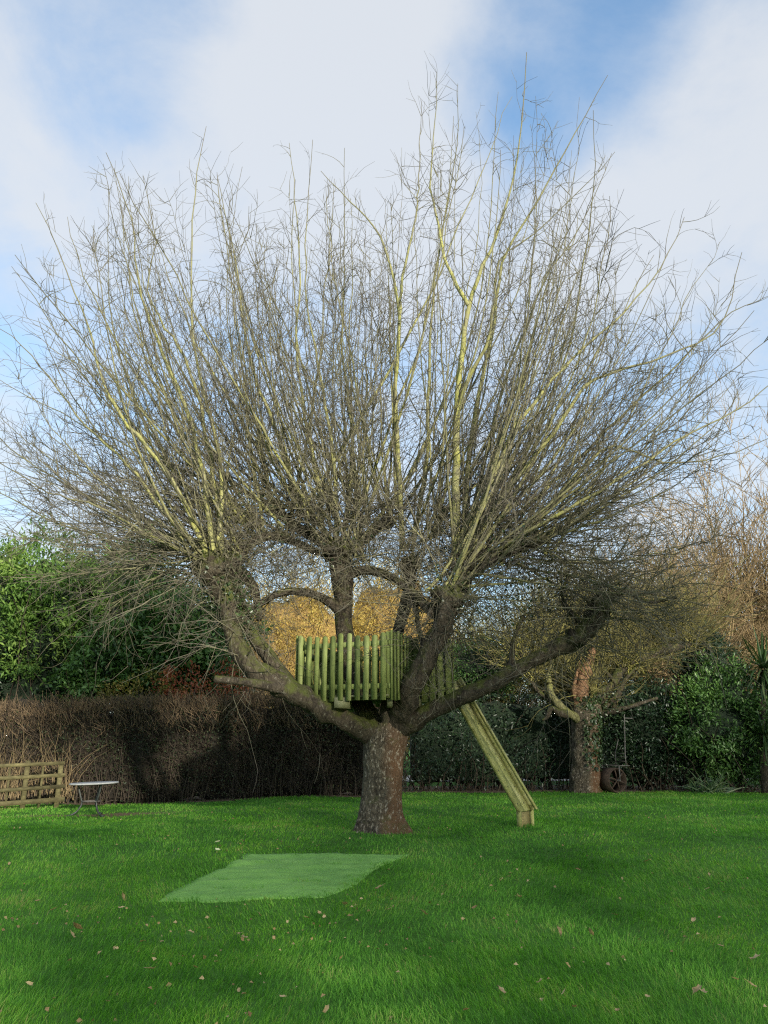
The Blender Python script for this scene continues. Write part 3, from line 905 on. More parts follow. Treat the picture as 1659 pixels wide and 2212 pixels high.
ENV = [(130, 1430), (40, 1360), (-70, 1210), (-110, 1000), (-90, 780), (5, 560), (85, 430), (225, 325), (345, 320), (445, 280), (520, 400), (600, 350), (670, 290), (745, 330), (830, 300),
       (910, 230), (990, 170), (1070, 150), (1140, 120), (1230, 200), (1310, 175), (1340, 320), (1390, 440), (1480, 480), (1600, 540), (1680, 630), (1740, 800), (1740, 980), (1700, 1160), (1640, 1300), (1560, 1420)]
envp = np.array(ENV, float)
seg = np.linalg.norm(np.diff(envp, axis=0), axis=1); cum = np.concatenate([[0], np.cumsum(seg)]); cum /= cum[-1]


def env_at(t):
    return np.stack([np.interp(t, cum, envp[:, 0]), np.interp(t, cum, envp[:, 1])], -1)


def shoot(thick=True):
    t = rng.random()
    while (t > 0.84 or t < 0.13) and rng.random() < 0.55: t = rng.random()
    e = env_at(np.array([t]))[0]
    hs = np.array([h[3] for h in HEADS])
    # a head on the same side is likelier
    tx = np.interp(t, [0, 0.28, 0.42, 0.60, 0.72, 1.0], [440, 500, 680, 890, 1030, 1220])
    wgt = hs*np.exp(-((np.array([h[0] for h in HEADS])-tx)/150.0)**2)+1e-4
    h = HEADS[rng.choice(len(HEADS), p=wgt/wgt.sum())]
    u0, v0 = h[0]+rng.normal(0, 16), h[1]+rng.normal(0, 12)
    frac = rng.uniform(0.55, 0.97) if thick else rng.uniform(0.3, 0.9)
    u1, v1 = u0+(e[0]-u0)*frac, v0+(e[1]-v0)*frac
    dy0 = h[2]; dy1 = dy0+rng.normal(0, 1.7)
    dy1 = float(np.clip(dy1, -2.6, 3.2))
    a, b = P(u0, v0, T0+dy0), P(u1, v1, T0+dy1)
    D = b-a; ln = np.linalg.norm(D)
    hor = np.array([D[0], D[1], 0]);
    bow = ln*rng.uniform(0.0, 0.17)
    ctrl = a+D*0.5+nrm(hor+1e-6)*bow-np.array([0, 0, bow*0.9])
    s = np.linspace(0, 1, 18)[:, None]
    p = (1-s)**2*a+2*s*(1-s)*ctrl+s*s*b
    wob = np.cumsum(rng.normal(0, 0.02*ln/4, (18, 3)), 0); wob -= wob*(1-s)
    p = p+wob*0.9+rng.normal(0, 0.008, (18, 3))*(s > 0.05)
    return p, ln


thick_paths, thick_rad = [], []
for k in range(185):
    p, ln = shoot(True)
    r0 = rng.uniform(0.012, 0.026)*(0.6+0.1*ln)
    thick_paths.append(p); thick_rad.append(r0*(1-np.linspace(0, 1, 18)**0.8*0.9)+0.0012)
thin_paths, thin_rad = [], []
for k in range(260):
    p, ln = shoot(False)
    r0 = rng.uniform(0.007, 0.014)
    thin_paths.append(p); thin_rad.append(r0*(1-np.linspace(0, 1, 18)*0.85)+0.0012)
thick_paths = np.array(thick_paths); thick_rad = np.array(thick_rad)
thin_paths = np.array(thin_paths); thin_rad = np.array(thin_rad)


def tube_obj(name, path, rr, k, mat, parent):
    V, q, _, rad = tubes(path[None], rr[None], k)
    return obj(name, V, q, None, mat, parent, {'rad': rad, 'tint': np.full(len(V), rng.uniform(0.2, 0.9))})


for path, rr in pole_paths:
    tube_obj('branch', path, rr, 8, M['pole'], tree)
for p, r in zip(thick_paths, thick_rad):
    tube_obj('branch', p, r, 6, M['pole'], tree)


def resample(paths, n):
    out = []
    for p in paths:
        s = np.linspace(0, len(p)-1, n); i = np.minimum(s.astype(int), len(p)-2); f = (s-i)[:, None]
        out.append(p[i]*(1-f)+p[i+1]*f)
    return np.array(out)


tw = Geo()
def add_tubes(g, paths, rads, k=3):
    V, q, pi, rad = tubes(paths, rads, k)
    g.add(V, q, tint=rng.random(len(paths))[pi], rad=rad)


add_tubes(tw, thin_paths, thin_rad, 4)
allp = np.concatenate([resample([p for p, _ in pole_paths], 18), thick_paths, thin_paths])
# second order
n2 = 6500
wts = None
i2, p2, T2, t2 = sample_on(allp, n2, 0.12, 0.99, 0.75)
d2 = perp_dir(T2, rng.uniform(R(22), R(62), n2))
len2 = rng.uniform(0.30, 1.25, n2)*(1.15-0.55*t2)
g2 = grow(p2, d2, len2, 6, 0.14, rng.uniform(0.0, 0.12, n2))
r2 = (rng.uniform(0.0042, 0.0085, n2)[:, None])*(1-np.linspace(0, 1, 6)*0.72)[None]
add_tubes(tw, g2, r2, 3)
# forks: long side leaders leaving at a narrow angle
nf = 1250
i_, pf, Tf, tf = sample_on(allp, nf, 0.15, 0.8)
gf = grow(pf, perp_dir(Tf, rng.uniform(R(20), R(52), nf)), rng.uniform(0.6, 2.0, nf)*(1.2-0.6*tf), 11, 0.12, rng.uniform(0.0, 0.05, nf))
add_tubes(tw, gf, rng.uniform(0.005, 0.011, nf)[:, None]*(1-np.linspace(0, 1, 11)*0.8)[None], 3)
if_, pg, Tg, tg = sample_on(gf, 4500, 0.12, 1.0)
gg = grow(pg, perp_dir(Tg, rng.uniform(R(25), R(65), 4500)), rng.uniform(0.15, 0.75, 4500), 4, 0.13, 0.04)
add_tubes(tw, gg, rng.uniform(0.003, 0.005, 4500)[:, None]*(1-np.linspace(0, 1, 4)*0.6)[None], 3)
# third order
n3 = 11000
i3, p3, T3, t3 = sample_on(g2, n3, 0.15, 1.0, 0.8)
d3 = perp_dir(T3, rng.uniform(R(25), R(65), n3))
len3 = rng.uniform(0.1, 0.5, n3)
g3 = grow(p3, d3, len3, 3, 0.14, rng.uniform(0.0, 0.10, n3))
r3 = (rng.uniform(0.0028, 0.0044, n3)[:, None])*(1-np.linspace(0, 1, 3)*0.5)[None]
add_tubes(tw, g3, r3, 3)
# tangle of short crooked growth round the heads and along the boughs
ht = []
for (u, v, dy, w) in HEADS:
    ht += [P(u, v, T0+dy)]*int(w*10)
ht = np.array(ht)
n4 = 1700
st = ht[rng.integers(0, len(ht), n4)]+rng.normal(0, 0.13, (n4, 3))
lm = np.concatenate([l[len(l)//2:] for l in LIMBS[0:2]+LIMBS[6:]])
st[:800] = lm[rng.integers(0, len(lm), 800)]
d4 = rng.normal(size=(n4, 3)); d4[:, 2] += 0.15
g4 = grow(st, d4, rng.uniform(0.5, 1.9, n4), 8, 0.22, rng.normal(0.0, 0.05, n4))
r4 = (rng.uniform(0.004, 0.010, n4)[:, None])*(1-np.linspace(0, 1, 8)*0.75)[None]
add_tubes(tw, g4, r4, 3)
i5, p5, T5, t5 = sample_on(g4, 4000, 0.2, 1.0)
g5 = grow(p5, perp_dir(T5, rng.uniform(R(30), R(75), 4000)), rng.uniform(0.12, 0.6, 4000), 4, 0.17, 0.03)
add_tubes(tw, g5, rng.uniform(0.0025, 0.0045, 4000)[:, None]*(1-np.linspace(0, 1, 4)*0.5)[None], 3)
# crooked thicket between the heads
n6 = 1200
uu = np.concatenate([rng.uniform(470, 980, 750), rng.uniform(960, 1330, 450)])
vv = np.concatenate([rng.uniform(1060, 1250, 750), rng.uniform(1100, 1400, 450)])
st6 = np.array([P(a_, b_, T0+rng.uniform(-0.6, 1.5)) for a_, b_ in zip(uu, vv)])
g6 = grow(st6, rng.normal(size=(n6, 3))*np.array([1, 0.8, 0.8]), rng.uniform(0.5, 1.5, n6), 7, 0.28, rng.normal(0.0, 0.06, n6))
add_tubes(tw, g6, rng.uniform(0.0035, 0.009, n6)[:, None]*(1-np.linspace(0, 1, 7)*0.7)[None], 3)
_, p7, T7, _ = sample_on(g6, 2800, 0.1, 1.0)
g7 = grow(p7, perp_dir(T7, rng.uniform(R(30), R(80), 2800)), rng.uniform(0.1, 0.5, 2800), 3, 0.2, 0.02)
add_tubes(tw, g7, rng.uniform(0.0025, 0.0042, 2800)[:, None]*(1-np.linspace(0, 1, 3)*0.5)[None], 3)
tw.build('twigs', M['pole'], tree, kind='stuff')

# ivy and moss leaves clinging round the shaded heads
iv = Geo()
for (u, v, dy, n, sd) in [(480, 1265, -0.3, 900, 0.17), (505, 1330, -0.3, 500, 0.15), (980, 1290, -0.5, 500, 0.17), (1120, 1250, -0.2, 500, 0.35), (1060, 1150, 0.3, 400, 0.35), (560, 1170, 0.6, 450, 0.3), (760, 1190, 0.8, 350, 0.25)]:
    c = P(u, v, T0+dy)
    pos = c+rng.normal(0, sd, (n, 3))*np.array([1, 1, 1.3])
    dr = rng.normal(size=(n, 3)); dr[:, 2] -= 0.4
    V, t, li = leaves(pos, dr, rng.normal(size=(n, 3))+np.array([0, -1.0, 0.8]), rng.uniform(0.035, 0.07, n), 0.8)
    iv.add(V, None, t, tint=rng.random(n)[li])
iv.build('ivy', M['ivy'], tree, kind='stuff')

# ------------------------------------------------------------------ picket platform in the fork
YA, YC, YD, YE = T0-0.30, T0-0.90, T0-0.12, T0+0.02
zdk = P(838, 1500, YC)[2]+0.02
SLH = P(838, 1351, YC)[2]-P(838, 1500, YC)[2]


def plan(u, Y):
    return np.array([P(u, 1500, Y)[0], Y])


pA, pC, pD, pE = plan(641, YA), plan(839, YC), plan(889, YD), plan(977, YE)
pF, pG = np.array([pE[0]+0.05, T0+1.15]), np.array([pA[0]+0.12, T0+1.3])
poly = [pA, pC, pD, pE, pF, pG]
plat_c = np.array([np.mean([p[0] for p in poly]), np.mean([p[1] for p in poly]), zdk])
plat = thing('tree_platform', plat_c, 'green stained picket platform wedged in the fork of the big tree', 'tree house')


def board_mesh(name, base, dirx, w, h, th, mat, parent, round_top=True, lean=0.0):
    """upright board with a rounded head, standing at base, facing across dirx"""
    dx = np.array([dirx[0], dirx[1], 0.0]); dx /= np.linalg.norm(dx)
    dn = np.array([dx[1], -dx[0], 0.0])
    if round_top:
        prof = [(-w/2, 0), (w/2, 0), (w/2, h-w*0.35), (w*0.36, h-w*0.12), (w*0.15, h), (-w*0.15, h), (-w*0.36, h-w*0.12), (-w/2, h-w*0.35)]
    else:
        prof = [(-w/2, 0), (w/2, 0), (w/2, h), (-w/2, h)]
    n = len(prof)
    V = []
    for s in (1, -1):
        for (a, b) in prof:
            V.append(np.array(base)+dx*(a+lean*b)+np.array([0, 0, b])+dn*s*th/2)
    me_f = [list(range(n)), list(range(2*n-1, n-1, -1))]
    sides = [[i, n+i, n+(i+1) % n, (i+1) % n] for i in range(n)]
    tri = [[0, i, i+1] for i in range(1, n-1)]+[[n, n+i+1, n+i] for i in range(1, n-1)]
    return obj(name, V, sides, tri, mat, parent, smooth=False, origin=tuple(base))


def side(a, b, pitch, wid, hfun, skip=(), th=0.018, rails=True, zb=-0.09):
    d = b-a; ln = np.linalg.norm(d); d = d/ln
    nout = np.array([d[1], -d[0]])
    n = max(2, int(round(ln/pitch)))
    for k in range(n):
        if k in skip: continue
        s = (k+0.5)/n
        p = a+d*ln*s+nout*0.03
        h = hfun(s)+rng.normal(0, 0.006)
        zo = zdk+zb+rng.normal(0, 0.004)
        board_mesh('slat', (p[0], p[1], zo), d, wid*(1+rng.normal(0, 0.04)), h, th, M['slat'], plat, lean=rng.normal(0, 0.006))
    if rails:
        for zr in (0.10, SLH-0.26):
            V, q = beam((*(a+d*0.02), zdk+zr), (*(b-d*0.02), zdk+zr), 0.032, 0.07)
            obj('rail', V, q, None, M['slat'], plat, smooth=False, origin=V.mean(0))


dip = lambda s, d=0.055: SLH-d*(1-(2*s-1)**2)
two = lambda s: (dip((s/0.56)) if s < 0.56 else dip((s-0.56)/0.44, 0.07))+0.01
side(pA, pC, 0.128, 0.082, two)
side(pC, pD, 0.115, 0.075, lambda s: SLH+0.01)
side(pD, pE, 0.125, 0.095, lambda s: SLH+0.0)
side(pE, pF, 0.135, 0.074, lambda s: dip(s))
side(pF, pG, 0.135, 0.080, lambda s: dip((s*2) % 1.0, 0.06)+0.02)
side(pG, pA, 0.14, 0.085, lambda s: SLH+0.02)
for p, hh in ((pA, 0.0), (pC, 0.02), (pD, 0.02), (pE, 0.0), (pF, 0.0), (pG, 0.0)):
    c = p+nrm(np.array([plat_c[0], plat_c[1]])-p)*0.06
    V, q = box(c[0], c[1], zdk+(SLH+hh-0.12)/2-0.03, 0.065, 0.065, SLH+hh-0.06, 0.3)
    obj('post', V, q, None, M['slat'], plat, smooth=False, origin=(c[0], c[1], zdk))
# deck boards, clipped row by row to the plan
ys = np.arange(min(p[1] for p in poly)+0.05, max(p[1] for p in poly)-0.03, 0.105)
for y in ys:
    xs = []
    for k in range(6):
        a, b = poly[k], poly[(k+1) % 6]
        if (a[1]-y)*(b[1]-y) < 0: xs.append(a[0]+(b[0]-a[0])*(y-a[1])/(b[1]-a[1]))
    if len(xs) < 2 or max(xs)-min(xs) < 0.08: continue
    V, q = box((min(xs)+max(xs))/2, y, zdk-0.030, max(xs)-min(xs)-0.03, 0.094, 0.026)
    obj('deck_board', V, q, None, M['beam'], plat, smooth=False, origin=V.mean(0))
# joists with their sawn ends showing below the pickets
for (u0, u1, v0, v1, y0, y1) in [(722, 755, 1509, 1531, T0-0.62, T0+1.1), (836, 848, 1508, 1528, T0-0.80, T0+1.1), (896, 910, 1503, 1520, T0-0.2, T0+1.0)]:
    a, b = P(u0, v0, y0), P(u1, v1, y0)
    zt = zdk-0.045
    hgt = a[2]-b[2]
    V, q = box((a[0]+b[0])/2, (y0+y1)/2, zt-hgt/2, b[0]-a[0], y1-y0, hgt)
    obj('joist', V, q, None, M['beam'], plat, smooth=False, origin=V.mean(0))
V, q = beam((pA[0]+0.35, YA+0.02, zdk-0.062), (pC[0]-0.03, YC+0.12, zdk-0.062), 0.04, 0.034)
obj('joist', V, q, None, M['beam'], plat, smooth=False, origin=V.mean(0))

# ------------------------------------------------------------------ slide
def build_slide():
    foot = on_ground(1136, 1786)
    top = P(972, 1470, T0+1.25)
    kn = P(1133, 1752, foot[1])             # where the chute breaks to the foot board
    d = nrm(kn-top)
    hd = nrm(np.array([kn[0]-top[0], kn[1]-top[1], 0]))
    ac = np.array([-hd[1], hd[0], 0.0])     # across, towards the far side
    nup = np.cross(d, ac); nup = nup if nup[2] > 0 else -nup
    w = 0.37
    sl = thing('slide', foot, 'pale timber slide running from the tree platform down to the lawn', 'slide')
    a, b = top, kn
    for s in (-1, 1):
        V, q = beam(a+ac*s*w*0.25, b+ac*s*w*0.25, w*0.497, 0.022, nup)
        obj('bed_board', V, q, None, M['slide'], sl, smooth=False, origin=V.mean(0))
    for s, hh in ((-1, 0.055), (1, 0.10)):
        off = ac*s*(w/2+0.014)+nup*(hh/2-0.012)
        V, q = beam(a+off, b+off+d*0.02, 0.026, hh, nup)
        obj('side_rail', V, q, None, M['slide'], sl, smooth=False, origin=V.mean(0))
    cap = ac*(w/2+0.012)+nup*0.10
    V, q = beam(a+cap, b+cap+d*0.04, 0.05, 0.02, nup)
    obj('rail_cap', V, q, None, M['slide'], sl, smooth=False, origin=V.mean(0))
    e = kn+d*0.0
    V, q = beam(np.array([e[0], e[1], foot[2]-0.03])-hd*0.02, e-hd*0.02-np.array([0, 0, 0.012]), w-0.02, 0.022, hd)
    obj('foot_board', V, q, None, M['foot'], sl, smooth=False, origin=V.mean(0))
    for s in (-1, 1):
        c = e+ac*s*(w/2+0.014)+hd*0.01
        V, q = beam(np.array([c[0], c[1], foot[2]-0.03]), c+np.array([0, 0, 0.075 if s > 0 else 0.02]), 0.026, 0.07, hd)
        obj('foot_post', V, q, None, M['slide'], sl, smooth=False, origin=V.mean(0))
    g = Geo()
    L = np.linalg.norm(b-a)
    for t in np.linspace(0.12, 0.95, 8):
        for s in (-0.62, 0.5):
            c = a+d*L*t+ac*s*w/2+nup*0.0115
            k = 8
            ring = [c+0.013*(math.cos(x)*ac+math.sin(x)*d) for x in np.arange(k)/k*2*math.pi]
            V = ring+[p+nup*0.002 for p in ring]
            g.add(V, [[i, (i+1) % k, k+(i+1) % k, k+i] for i in range(k)], [[k, k+i, k+i+1] for i in range(1, k-1)])
    g.build('screws', M['screw'], sl, smooth=False, kind='stuff')


build_slide()


# ------------------------------------------------------------------ garden table
def build_table():
    c = TABLE
    t = thing('garden_table', c, 'round garden table with pale top and curved dark iron legs', 'table')
    zt = P(195, 1690, c[1])[2]
    r = PXM(47, c[1])
    k = 48
    a = np.arange(k)/k*2*np.pi
    prof = [(0.0, 0.0), (r*0.96, 0.0), (r, -0.008), (r, -0.026), (r*0.95, -0.03), (0.0, -0.028)]
    V = []
    for (rr, dz) in prof:
        for x in a:
            V.append((c[0]+0.12+rr*math.cos(x), c[1]+rr*math.sin(x), zt+dz+0.03*rr*math.cos(x)))
    q = [[i*k+j, i*k+(j+1) % k, (i+1)*k+(j+1) % k, (i+1)*k+j] for i in range(len(prof)-1) for j in range(k)]
    obj('table_top', V, q, None, M['table_top'], t, smooth=False)
    H = zt-c[2]
    cx, cy = c[0]+0.10, c[1]
    for ang in (R(200), R(-35), R(80)):
        dx, dy = math.cos(ang), math.sin(ang)
        prof = [(0.27, H-0.03), (0.245, H*0.78), (0.20, H*0.55), (0.17, H*0.42), (0.19, H*0.28), (0.26, H*0.13), (0.34, 0.03), (0.385, 0.012)]
        pts = np.array([(cx+dx*rr, cy+dy*rr, c[2]+zz, 0.017 if i < 6 else 0.020) for i, (rr, zz) in enumerate(prof)])
        path = catmull(pts, 26)
        V, q, _, _ = tubes(path[None, :, :3], path[None, :, 3], 8)
        o = obj('leg', V, q, None, M['iron'], t)
        fx, fy = cx+dx*0.39, cy+dy*0.39
        V, q = box(fx, fy, float(ground(fx, fy))+0.016, 0.07, 0.045, 0.032, ang)
        obj('foot', V, q, None, M['iron'], o, smooth=False)
    ring = np.array([(cx+0.17*math.cos(x), cy+0.17*math.sin(x), c[2]+H*0.44) for x in np.linspace(0, 2*math.pi, 33)])
    V, q, _, _ = tubes(ring[None], np.full((1, 33), 0.011), 6)
    obj('stretcher_ring', V, q, None, M['rust_grey'], t)
    ring = np.array([(cx+0.27*math.cos(x), cy+0.27*math.sin(x), zt-0.035) for x in np.linspace(0, 2*math.pi, 33)])
    V, q, _, _ = tubes(ring[None], np.full((1, 33), 0.011), 6)
    obj('top_ring', V, q, None, M['iron'], t)


build_table()


# ------------------------------------------------------------------ post-and-rail fence
def build_fence():
    ya, yb = 17.0, 18.35
    def at(u, v):
        # fence line in plan, from the picture's left end to where the hedge swallows it
        a, y, z = ray(u, v)
        xa, xb = -10.2, -7.15
        # intersect sight line with the vertical plane through (xa, ya) - (xb, yb)
        n = np.array([yb-ya, -(xb-xa)])
        k = (n[0]*xa+n[1]*ya)/(n[0]*a/y+n[1])
        return np.array([a/y*k, k, CAMZ+z/y*k])
    base = at(56, 1735)
    base[2] = float(ground(base[0], base[1]))
    f = thing('post_and_rail_fence', base, 'weathered timber post and rail fence beside the bare hedge', 'fence')
    for (v0, v1) in [(1655, 1648), (1683, 1674), (1712, 1698), (1742, 1726)]:
        a, b = at(-130, v0+5), at(140, v1)
        V, q = beam(a, b, 0.035, 0.075 if v0 < 1740 else 0.10)
        obj('rail', V, q, None, M['fence'], f, smooth=False, origin=V.mean(0))
    for (u, vt) in [(56, 1643), (-95, 1643), (128, 1646)]:
        tp = at(u, vt)
        gz = float(ground(tp[0], tp[1]))
        V, q = box(tp[0]+0.02, tp[1]+0.075, (tp[2]+gz-0.1)/2, 0.10, 0.09, tp[2]-gz+0.1, 0.4)
        obj('post', V, q, None, M['fence'], f, smooth=False, origin=(tp[0], tp[1]+0.075, gz))
    for (u, vt) in [(20, 1660), (92, 1655)]:
        tp = at(u, vt); gz = float(ground(tp[0], tp[1]))
        V, q = box(tp[0], tp[1]+0.045, (tp[2]+gz-0.05)/2, 0.045, 0.03, tp[2]-gz+0.05, 0.4)
        obj('stake', V, q, None, M['fence'], f, smooth=False, origin=(tp[0], tp[1]+0.045, gz))


build_fence()


# ------------------------------------------------------------------ hedges
def lumpy_core(name, x0, x1, y0, y1, ztop, mat, parent, lump=0.12, inset=0.18, zfoot=0.0):
    """closed dark inner mass of a hedge: ztop(x)"""
    xs = np.arange(x0+inset, x1-inset+0.01, 0.25)
    prof_n = 16
    V = []
    for x in xs:
        zt = float(ztop(x))-min(inset*0.8, 0.2)
        g0 = float(ground(x, y0))+zfoot
        yc = (y0+y1)/2; hw = (y1-y0)/2-inset
        for j in range(prof_n):
            a = 2*math.pi*j/prof_n
            cy, cz = math.cos(a), math.sin(a)
            py = yc+hw*np.sign(cy)*abs(cy)**0.5
            pz = (g0+zt)/2+(zt-g0)/2*np.sign(cz)*abs(cz)**0.5
            n = lump*mnoise.noise((x*1.6, py*1.6, pz*1.6))+lump*0.6*mnoise.noise((x*4, py*4, pz*4))
            V.append((x, py+n*1.4*(1 if cy > 0 else -1), pz+n))
    n = len(xs)
    q = [[i*prof_n+j, (i+1)*prof_n+j, (i+1)*prof_n+(j+1) % prof_n, i*prof_n+(j+1) % prof_n] for i in range(n-1) for j in range(prof_n)]
    t = [[0, j, j+1] for j in range(1, prof_n-1)]+[[(n-1)*prof_n, (n-1)*prof_n+j+1, (n-1)*prof_n+j] for j in range(1, prof_n-1)]
    return obj(name, V, q, t, mat, parent, kind='stuff')


def left_hedge():
    x0, x1, y0, y1 = -15.0, 0.5, 19.1, 20.6
    zt = lambda x: np.interp(x, [-15, -9.4, -5, -1.5, 0.6], [2.42, 2.46, 2.58, 2.68, 2.6])
    h = thing('bare_hedge', ((x0+x1)/2, 19.5, float(ground(-6, 19))), 'long clipped brown hedge of bare twigs behind the garden table', 'hedge')
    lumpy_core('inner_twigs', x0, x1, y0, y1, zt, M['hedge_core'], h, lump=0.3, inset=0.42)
    g = Geo()
    # front face twigs
    n = 11000
    x = rng.uniform(x0, x1, n)
    gz = ground(x, np.full(n, y0)); top = zt(x)
    s = rng.random(n)**0.85
    z = gz+0.05+(top-gz-0.15)*s
    y = y0+0.18+rng.random(n)**1.3*0.5-0.08*np.sin(x*2.3+3*s)
    d = np.stack([rng.normal(0, 0.7, n), -0.2-0.5*rng.random(n), 0.35+0.8*rng.random(n)], -1)
    p = grow(np.stack([x, y, z], -1), d, rng.uniform(0.18, 0.55, n), 4, 0.24, 0.05)
    add_tubes(g, p, rng.uniform(0.004, 0.011, n)[:, None]*(1-np.linspace(0, 1, 4)*0.6)[None], 3)
    nb = 3200  # brown growth on the upper face, paler colour standing in for sunlight
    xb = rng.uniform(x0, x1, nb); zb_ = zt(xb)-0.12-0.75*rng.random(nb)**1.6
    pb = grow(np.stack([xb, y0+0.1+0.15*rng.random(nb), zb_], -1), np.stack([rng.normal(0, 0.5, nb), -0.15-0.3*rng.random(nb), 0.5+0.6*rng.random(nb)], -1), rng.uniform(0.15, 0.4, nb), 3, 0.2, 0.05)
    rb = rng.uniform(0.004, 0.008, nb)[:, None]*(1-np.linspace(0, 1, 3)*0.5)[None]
    # upright stems low down
    n = 260
    x = rng.uniform(x0, x1, n); gz = ground(x, np.full(n, y0))
    p = grow(np.stack([x, y0+0.12+0.2*rng.random(n), gz], -1), np.stack([rng.normal(0, 0.14, n), rng.normal(0, 0.06, n), np.ones(n)], -1), rng.uniform(0.7, 1.7, n), 6, 0.10, 0.03)
    add_tubes(g, p, rng.uniform(0.006, 0.016, n)[:, None]*(1-np.linspace(0, 1, 6)*0.6)[None], 4)
    # brushy clipped top, its twigs coloured as sunlit
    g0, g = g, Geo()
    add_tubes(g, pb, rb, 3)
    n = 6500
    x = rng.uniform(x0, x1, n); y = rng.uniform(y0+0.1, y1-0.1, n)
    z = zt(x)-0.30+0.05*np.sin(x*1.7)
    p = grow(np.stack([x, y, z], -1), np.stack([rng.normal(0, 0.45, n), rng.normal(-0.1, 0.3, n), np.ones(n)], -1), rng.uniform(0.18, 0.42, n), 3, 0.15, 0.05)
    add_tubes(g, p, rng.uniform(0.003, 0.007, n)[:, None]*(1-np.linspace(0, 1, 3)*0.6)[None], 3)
    g0.build('twigs', M['hedge_twig'], h, kind='stuff')
    g.build('sunlit_clipped_top', M['sunlit_twig'], h, kind='stuff')
    # straw-coloured stems by the fence end
    g = Geo()
    n = 480
    x = rng.uniform(-13, -7.3, n); gz = ground(x, np.full(n, y0))
    p = grow(np.stack([x, y0-0.02+0.3*rng.random(n), gz+0.3*rng.random(n)], -1), np.stack([rng.normal(0, 0.22, n), rng.normal(-0.05, 0.1, n), np.ones(n)], -1), rng.uniform(0.7, 1.9, n), 7, 0.13, 0.02)
    add_tubes(g, p, rng.uniform(0.004, 0.012, n)[:, None]*(1-np.linspace(0, 1, 7)*0.7)[None], 3)
    g.build('straw_stems', M['straw'], h, kind='stuff')
    # patches of evergreen leaves in it
    g = Geo()
    for (u, v, n, sx, sz) in [(300, 1600, 500, 0.7, 0.35), (150, 1600, 260, 0.5, 0.3), (480, 1570, 380, 0.6, 0.3), (620, 1620, 260, 0.5, 0.4), (700, 1560, 300, 0.5, 0.3), (400, 1660, 260, 0.8, 0.3)]:
        c = P(u, v, y0+0.15)
        pos = c+rng.normal(size=(n, 3))*np.array([sx, 0.12, sz])
        V, t, li = leaves(pos, rng.normal(size=(n, 3))+np.array([0, -0.4, -0.1]), rng.normal(size=(n, 3))*0.6+np.array([0, -1, 0.7]), rng.uniform(0.04, 0.075, n), 0.6)
        g.add(V, None, t, tint=rng.random(n)[li]*0.8)
    n = 6000
    x = rng.uniform(x0, x1, n)
    pos = np.stack([x, y0+0.05+0.2*rng.random(n), ground(x, np.full(n, y0))+rng.random(n)*2.2], -1)
    V, t, li = leaves(pos, rng.normal(size=(n, 3)), rng.normal(size=(n, 3))*0.7+np.array([0, -1, 0.5]), rng.uniform(0.03, 0.06, n), 0.6)
    g.add(V, None, t, tint=(0.3+0.7*rng.random(n))[li])
    g.build('leaves', M['hedge_leaf'], h, kind='stuff')


left_hedge()


def shrub(name, label, cat, c, rad, n_clump, per, size, mat, core_mat, width=0.5, droop=0.0, up=0.3, group=None, core=0.72, clump_r=0.28, yfront=True, stems=True):
    """leafy shrub: stems, dark inner mass, clumps of leaves over an uneven ellipsoid"""
    c = np.array(c, float); rad = np.array(rad, float)
    base = np.array([c[0], c[1], float(ground(c[0], c[1]))])
    t = thing(name, base, label, cat, group)
    u = nrm(rng.normal(size=(n_clump, 3)))
    if yfront: u[:, 1] = -np.abs(u[:, 1])*np.where(rng.random(n_clump) < 0.75, 1, -1)
    rr = np.array([1+0.5*mnoise.noise(Vector(d)*2.2+Vector((c[0], c[1], 0))) for d in u])*rng.uniform(0.80, 1.06, n_clump)
    cc = c+u*rad*rr[:, None]
    cc[:, 2] = np.maximum(cc[:, 2], base[2]+0.08)
    g = Geo()
    m = n_clump*per
    ci = np.repeat(np.arange(n_clump), per)
    cs = rng.uniform(0.6, 1.25, n_clump)*clump_r
    pos = cc[ci]+rng.normal(size=(m, 3))*cs[ci][:, None]*0.55
    pos[:, 2] = np.maximum(pos[:, 2], base[2]+0.02)
    out = u[ci]
    dr = out*0.7+rng.normal(size=(m, 3))*0.75+np.array([0, 0, up-droop])
    nr = out*0.6+np.array([0, -0.2, 0.9])+rng.normal(size=(m, 3))*0.5
    V, tt, li = leaves(pos, dr, nr, rng.uniform(0.7, 1.3, m)*size, width)
    ct = rng.normal(0.5, 0.2, n_clump)
    tint = np.clip(ct[ci]+rng.normal(0, 0.18, m), 0, 1)
    g.add(V, None, tt, tint=tint[li])
    g.build('foliage', mat, t, kind='stuff')
    if core_mat:
        nn, kk = 18, 26
        V = []
        for i in range(nn+1):
            ph = math.pi*i/nn
            for j in range(kk):
                th = 2*math.pi*j/kk
                d = Vector((math.sin(ph)*math.cos(th), math.sin(ph)*math.sin(th), math.cos(ph)))
                s = core*(1+0.38*mnoise.noise(d*2.2+Vector((c[0], c[1], 0)))+0.12*mnoise.noise(d*6))
                p = c+np.array(d)*rad*s
                p[2] = max(p[2], base[2]+0.02)
                V.append(p)
        q = [[i*kk+j, (i+1)*kk+j, (i+1)*kk+(j+1) % kk, i*kk+(j+1) % kk] for i in range(nn) for j in range(kk)]
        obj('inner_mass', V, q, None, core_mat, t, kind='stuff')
    if stems:
        n = 16
        p = grow(base+rng.normal(size=(n, 3))*np.array([rad[0]*0.35, rad[1]*0.3, 0]), np.stack([rng.normal(0, 0.35, n), rng.normal(0, 0.35, n), np.ones(n)], -1), np.full(n, max(0.6, (c[2]+rad[2]*0.4-base[2]))), 8, 0.12)
        g = Geo(); add_tubes(g, p, rng.uniform(0.012, 0.03, n)[:, None]*(1-np.linspace(0, 1, 8)*0.7)[None], 5)
        g.build('stems', M['hedge_twig'], t, kind='stuff')
    return t


